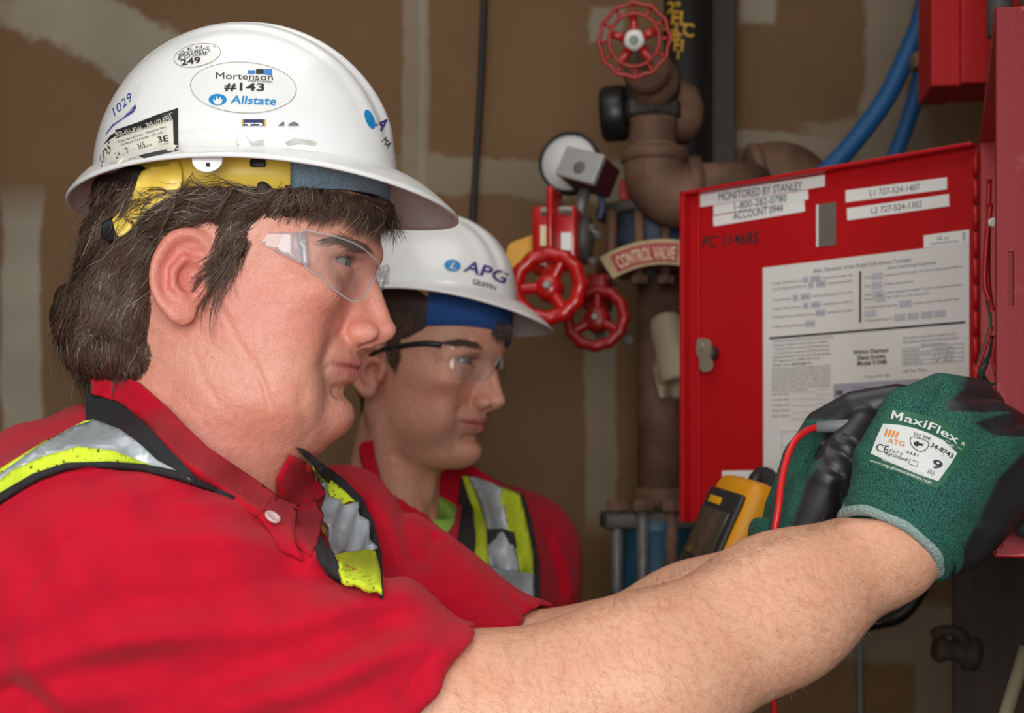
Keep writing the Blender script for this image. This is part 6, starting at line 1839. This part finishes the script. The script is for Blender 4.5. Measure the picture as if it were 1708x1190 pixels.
def outline(poly, bvh, mt, parent, w=1.0, off=.0007, name='edge_line'):
    poly = np.asarray(poly, float); c = poly.mean(0)
    nrm = poly - c; nrm /= np.linalg.norm(nrm, axis=1)[:, None]
    A = np.concatenate([poly, poly - nrm * w]); n = len(poly)
    V, _ = drape_pts(A, bvh, off)
    f = [[i, (i + 1) % n, n + (i + 1) % n, n + i] for i in range(n)]
    return mk(name, V, orient(V, f), mt, parent, False)
B = hb1
s1 = patch('oval_sticker', oval(406, 146, 89, 43, 3), B, M['film'], hat_1)
outline(oval(406, 146, 89, 43, 3), B, M['edge_grey'], s1, 1.2)
ptext('Mortenson', (360, 131), (455, 134), 11, M['ink'], s1, B, bold=.0)
ptext('construction', (413, 136), (454, 138), 4.5, M['ink'], s1, B)
ptext('#143', (374, 150), (441, 151.5), 13, M['ink'], s1, B, bold=.022)
ptext('Allstate', (384, 172), (460, 175), 13.5, M['all_blue'], s1, B, bold=.015, slant=.15)
for q in ([(413, 117), (426, 117), (426, 123), (413, 123)],): patch('logo_block', q, B, M['mort_blue'], s1, .001)
patch('logo_block', [(427, 115), (440, 115), (440, 123.5), (427, 123)], B, M['ink'], s1, .001)
patch('logo_block', [(441, 115), (454, 115), (454, 126), (441, 124)], B, M['mort_blue'], s1, .001)
patch('logo_disc', oval(363, 166, 15, 9.5), B, M['all_blue'], s1, .001)
patch('logo_hand', [(357, 172), (355, 165), (360, 168), (361, 160), (364, 166), (368, 161), (368, 168), (372, 165), (369, 173), (363, 175)], B, M['film'], s1, .0014, 4)
s2 = patch('oval_sticker', oval(329, 92, 40, 19, -12), B, M['film'], hat_1)
outline(oval(329, 92, 40, 19, -12), B, M['edge_grey'], s2, 1)
ptext('BRASFIELD', (298, 95), (350, 86), 5.0, M['ink'], s2, B, slant=.2)
ptext('& GORRIE', (296, 100), (346, 91), 5.0, M['ink'], s2, B, slant=.2)
ptext('Contractors', (300, 90), (348, 81), 4, M['ink'], s2, B, slant=.2); ptext('- - E H - -', (292, 91), (360, 79), 4, M['ink'], s2, B, bow=4)
ptext('249', (302, 109), (335, 104), 10, M['ink'], s2, B, bold=.02)
s3 = patch('blue_sticker', [(177, 222), (188, 207), (206, 196), (226, 174), (227, 180), (223, 187), (205, 199), (188, 211), (176, 226)], B, M['deep_blue'], hat_1, .0006, 8)
s3b = patch('faded_sticker', [(190, 196), (200, 178), (213, 158), (228, 140), (238, 132), (234, 146), (226, 174), (206, 194)], B, M['film'], hat_1, .0005, 8)
ptext('1029', (191, 194), (221, 166), 13, M['deep_blue'], s3b, B, slant=.5)
ptext('National Safety Training', (190, 207), (222, 183), 3.2, M['film'], s3, B); ptext('Service Center', (193, 209), (212, 196), 2.6, M['film'], s3, B)
SDSP = [(164, 303), (167, 268), (173, 240), (184, 226), (200, 217), (240, 202), (297, 181), (297, 251), (240, 263), (200, 279), (178, 293)]
s4 = patch('safety_data_sticker', SDSP, B, M['film_warm'], hat_1, .0006, 8)
patch('black_border', [(288, 186), (297, 181), (297, 251), (290, 252), (289, 218)], B, M['ink'], s4, .0011, 8)
patch('black_border', [(290, 246), (297, 251), (240, 264), (200, 280), (166, 301), (167, 294), (200, 273), (240, 257)], B, M['ink'], s4, .0011, 8)
patch('black_border', [(172, 242), (184, 226), (200, 216), (260, 192), (297, 180), (297, 184), (260, 196), (202, 221), (186, 231)], B, M['ink'], s4, .0011, 8)
bb = patch('phone_bar', [(192, 217), (236, 202), (289, 188), (289, 199), (238, 214), (193, 231)], B, M['ink'], s4, .0012, 8)
ptext('800-451-8346 - 760-602-8703', (194, 229), (287, 199), 9.5, M['film_warm'], bb, B, .0018, bow=-2.5, bold=.0)
ptext('INFO TO HAVE WHEN CALLING:', (211, 226), (256, 210), 4, M['ink'], s4, B)
ptext('-Product Name & Number   - Manufacturer Name', (196, 239), (277, 213), 4, M['ink'], s4, B)
ptext('- Manufacturer Phone Number   -UPC Code-', (200, 244), (272, 222), 4, M['ink'], s4, B)
ptext('SDS', (168, 281), (185, 252), 19, M['ink'], s4, B, up=(-.12, -1))
ptext('24', (194, 265), (202, 261), 11, M['ink'], s4, B); ptext('HOURS A DAY', (203, 260), (209, 257), 3, M['ink'], s4, B)
ptext('7', (212, 257), (216, 255), 11, M['ink'], s4, B); ptext('DAYS A WEEK', (217, 254), (226, 251), 3.5, M['ink'], s4, B)
ptext('365', (231, 250), (243, 246), 11, M['ink'], s4, B); ptext('DAYS A YEAR', (244, 246), (254, 243), 4, M['ink'], s4, B)
ptext('3E', (264, 238), (281, 235), 10, M['ink'], s4, B, bold=.02); ptext('COMPANY', (264, 244), (282, 240), 2.5, M['ink'], s4, B)
s5 = patch('crest_sticker', [(403, 199), (443, 199), (443, 210), (403, 210)], B, M['navy'], hat_1, .0008)
patch('gold_edge', [(403, 199), (406, 199), (406, 210), (403, 210)], B, M['gold'], s5, .0012); patch('gold_edge', [(440, 199), (443, 199), (443, 210), (440, 210)], B, M['gold'], s5, .0012)
patch('letter_bars', [(408, 205), (424, 205), (424, 207), (418, 207), (418, 210), (413, 210), (413, 207), (408, 207)], B, M['film'], s5, .0012, 5)
patch('letter_bars', [(425, 205), (436, 205), (438, 208), (436, 210), (431, 210), (433, 207), (425, 207)], B, M['film'], s5, .0012, 5)
patch('number_top', [(463, 210), (472, 203), (474, 203), (474, 210)], B, M['ink_grey'], hat_1, .0008, 5); patch('number_top', [(480, 210), (484, 205), (491, 203), (497, 206), (499, 210)], B, M['ink_grey'], hat_1, .0008, 5)
s6 = patch('white_strip_label', [(298, 218), (396, 211), (396, 252), (298, 256)], B, M['film'], hat_1, .0004); outline([(298, 218), (347, 214), (396, 211), (396, 231), (396, 252), (347, 254), (298, 256), (298, 237)], B, M['film_warm'], s6, .8)
patch('scuff_mark', [(405, 218), (412, 228), (420, 236), (440, 232), (442, 242), (420, 244), (416, 238)], B, M['scuff'], hat_1, .0006, 6); patch('scuff_mark', [(475, 238), (490, 231), (512, 233), (528, 237), (526, 243), (500, 240), (480, 243)], B, M['scuff'], hat_1, .0006, 6)
s7 = patch('logo_disc', oval(617, 199, 7, 17, -22), B, M['all_blue'], hat_1, .0007, 5)
ptext('A', (626, 207), (637, 219), 20, M['purple'], hat_1, B, bold=.03); ptext('MA', (636, 236), (647, 248), 12, M['ink'], hat_1, B)
# dark seam under the raised crown ridge
seam = catmull([(292, 85), (330, 72), (400, 62), (450, 66), (500, 84)], 8)
# the hat lug
tab = catmull([(320, 264), (322, 274), (330, 283), (345, 287), (360, 283), (369, 273), (371, 260)], 4)
v2, f, _ = fill2(tab, 6)
V = np.array([P(x, y, .888) for x, y in v2]); f = orient(V, f); V, f = solid_sheet(V, f, np.tile((0, -1, 0), (len(V), 1)), .003); lug = mk('chin_strap_lug', V, f, M['white_plastic'], hat_1, False)
v, f = lathe([(.0002, 0), (.0014, 0), (.0014, .0004), (.0002, .0004)], P(347, 275, .8875), (0, -1, 0), 12); mk('lug_hole', v, f, M['ink'], lug)
def slot(px, py, w, h, Y):
    v, f = box(P(px, py, Y), (w * Y / F, .002, h * Y / F), None, .0009); mk('band_slot', v, f, M['black_plastic'], hat_1)
slot(430, 272, 26, 14, .918)
# second hat
B2 = hb2
patch('logo_disc', oval(755, 443, 14, 10, 8), B2, M['all_blue'], hat_2, .0007, 5)
ptext('L', (750, 448), (760, 449), 11, M['film'], hat_2, B2, .0012, slant=.5)
ptext('APG', (772, 452), (842, 474), 20, M['purple'], hat_2, B2, .0009, bow=2.0, bold=.02, slant=.3, up=(.10, -1))
ptext('GRIFFIN', (788, 474), (827, 485), 9, M['ink'], hat_2, B2, .0009, bold=.015, up=(.05, -1))
# glove label
G = bvh_gr
lb = patch('printed_label', catmull([(1476, 683), (1509, 686), (1545, 694), (1574, 706), (1602, 724), (1620, 744), (1608, 762), (1586, 790), (1563, 815), (1528, 801), (1490, 786), (1448, 773), (1454, 748), (1466, 714)], 2, True), G, M['label_green'], gl_r, .0008, 7)
def sub(name, poly, mt, off): 
    o = patch(name, poly, G, mt, gl_r, off, 7); return o
wpn = sub('label_field', [(1473, 707), (1500, 709), (1524, 714), (1550, 723), (1574, 735), (1597, 756), (1586, 774), (1565, 803), (1535, 793), (1503, 780), (1475, 767), (1452, 757), (1462, 730)], M['label_white'], .0013)
def gt(s, p0, p1, h, mt, off=.0019, **k): return ptext(s, p0, p1, h, mt, gl_r, G, off, **k)
gt('axiFlex', (1507, 703.6), (1597, 742), 14, M['label_white'], bow=4.4, bold=.012, off=.003)
mpoly = np.array([(0, 0), (.22, 0), (.22, .62), (.5, .18), (.78, .62), (.78, 0), (1, 0), (1, 1), (.78, 1), (.5, .52), (.22, 1), (0, 1)]) * (19, 14.5)
md = np.array([.968, .25]); mn = np.array([.25, -.968])
sub('lettering', np.array([1485.5, 698.5]) + mpoly[:, :1] * md + mpoly[:, 1:] * mn, M['label_white'], .003)
gt('Cut', (1575, 739), (1591, 747), 6, M['label_white'], bold=.01); gt('TM', (1594, 748), (1603, 752), 4, M['label_white']); gt('R', (1603, 742), (1609, 745), 6, M['label_white'])
gt('EN 388', (1524, 727), (1551, 735), 5.5, M['ink'], bow=1); gt('34-8743', (1551, 745), (1588, 765), 7.5, M['ink'], bold=.02, bow=1)
gt('CE', (1460, 751), (1480, 757), 13, M['ink'], bow=0); gt('CAT II', (1483, 754), (1504, 760), 5.5, M['ink']); gt('4331', (1510, 756), (1531, 762), 4.5, M['ink'], bold=.01)
gt('Sanitized', (1476, 758), (1512, 770), 6.5, M['ink'], slant=.2); gt('9', (1553, 779), (1569, 785), 15, M['ink'], bold=.02); gt('(L)', (1547, 788), (1557, 793), 7, M['ink'])
gt('Patent No. EP 1 608 808', (1470, 768), (1541, 794), 5, M['label_white'], bow=1, bold=.01); gt('www.atg-glovesolutions.com', (1450, 770), (1553, 808), 5, M['label_white'], bow=1.5, bold=.01)
gt('ATG', (1480, 738), (1508, 745), 8, M['orange'], bold=.01)
for i in range(4):
    x0 = 1474 + i * 6; sub('logo_bar', [(x0, 727 + i), (x0 + 3, 728 + i), (x0 + 8, 717 + i * 1.5), (x0 + 5, 715 + i * 1.5)], M['orange'], .0019)
sh = catmull([(1520, 729), (1535, 731), (1549, 738), (1547, 748), (1536, 754), (1524, 748), (1518, 738)], 3, True)
outline(sh, G, M['ink'], gl_r, 1.3, .0019, 'shield_mark'); sub('shield_hammer', [(1524, 738), (1532, 736), (1533, 739), (1540, 741), (1540, 744), (1533, 743), (1530, 745), (1525, 743)], M['ink'], .0021)
outline([(1517, 766), (1524, 768), (1532, 771), (1530, 779), (1522, 777), (1515, 774)], G, M['ink'], gl_r, 1.0, .0019, 'booklet_mark')
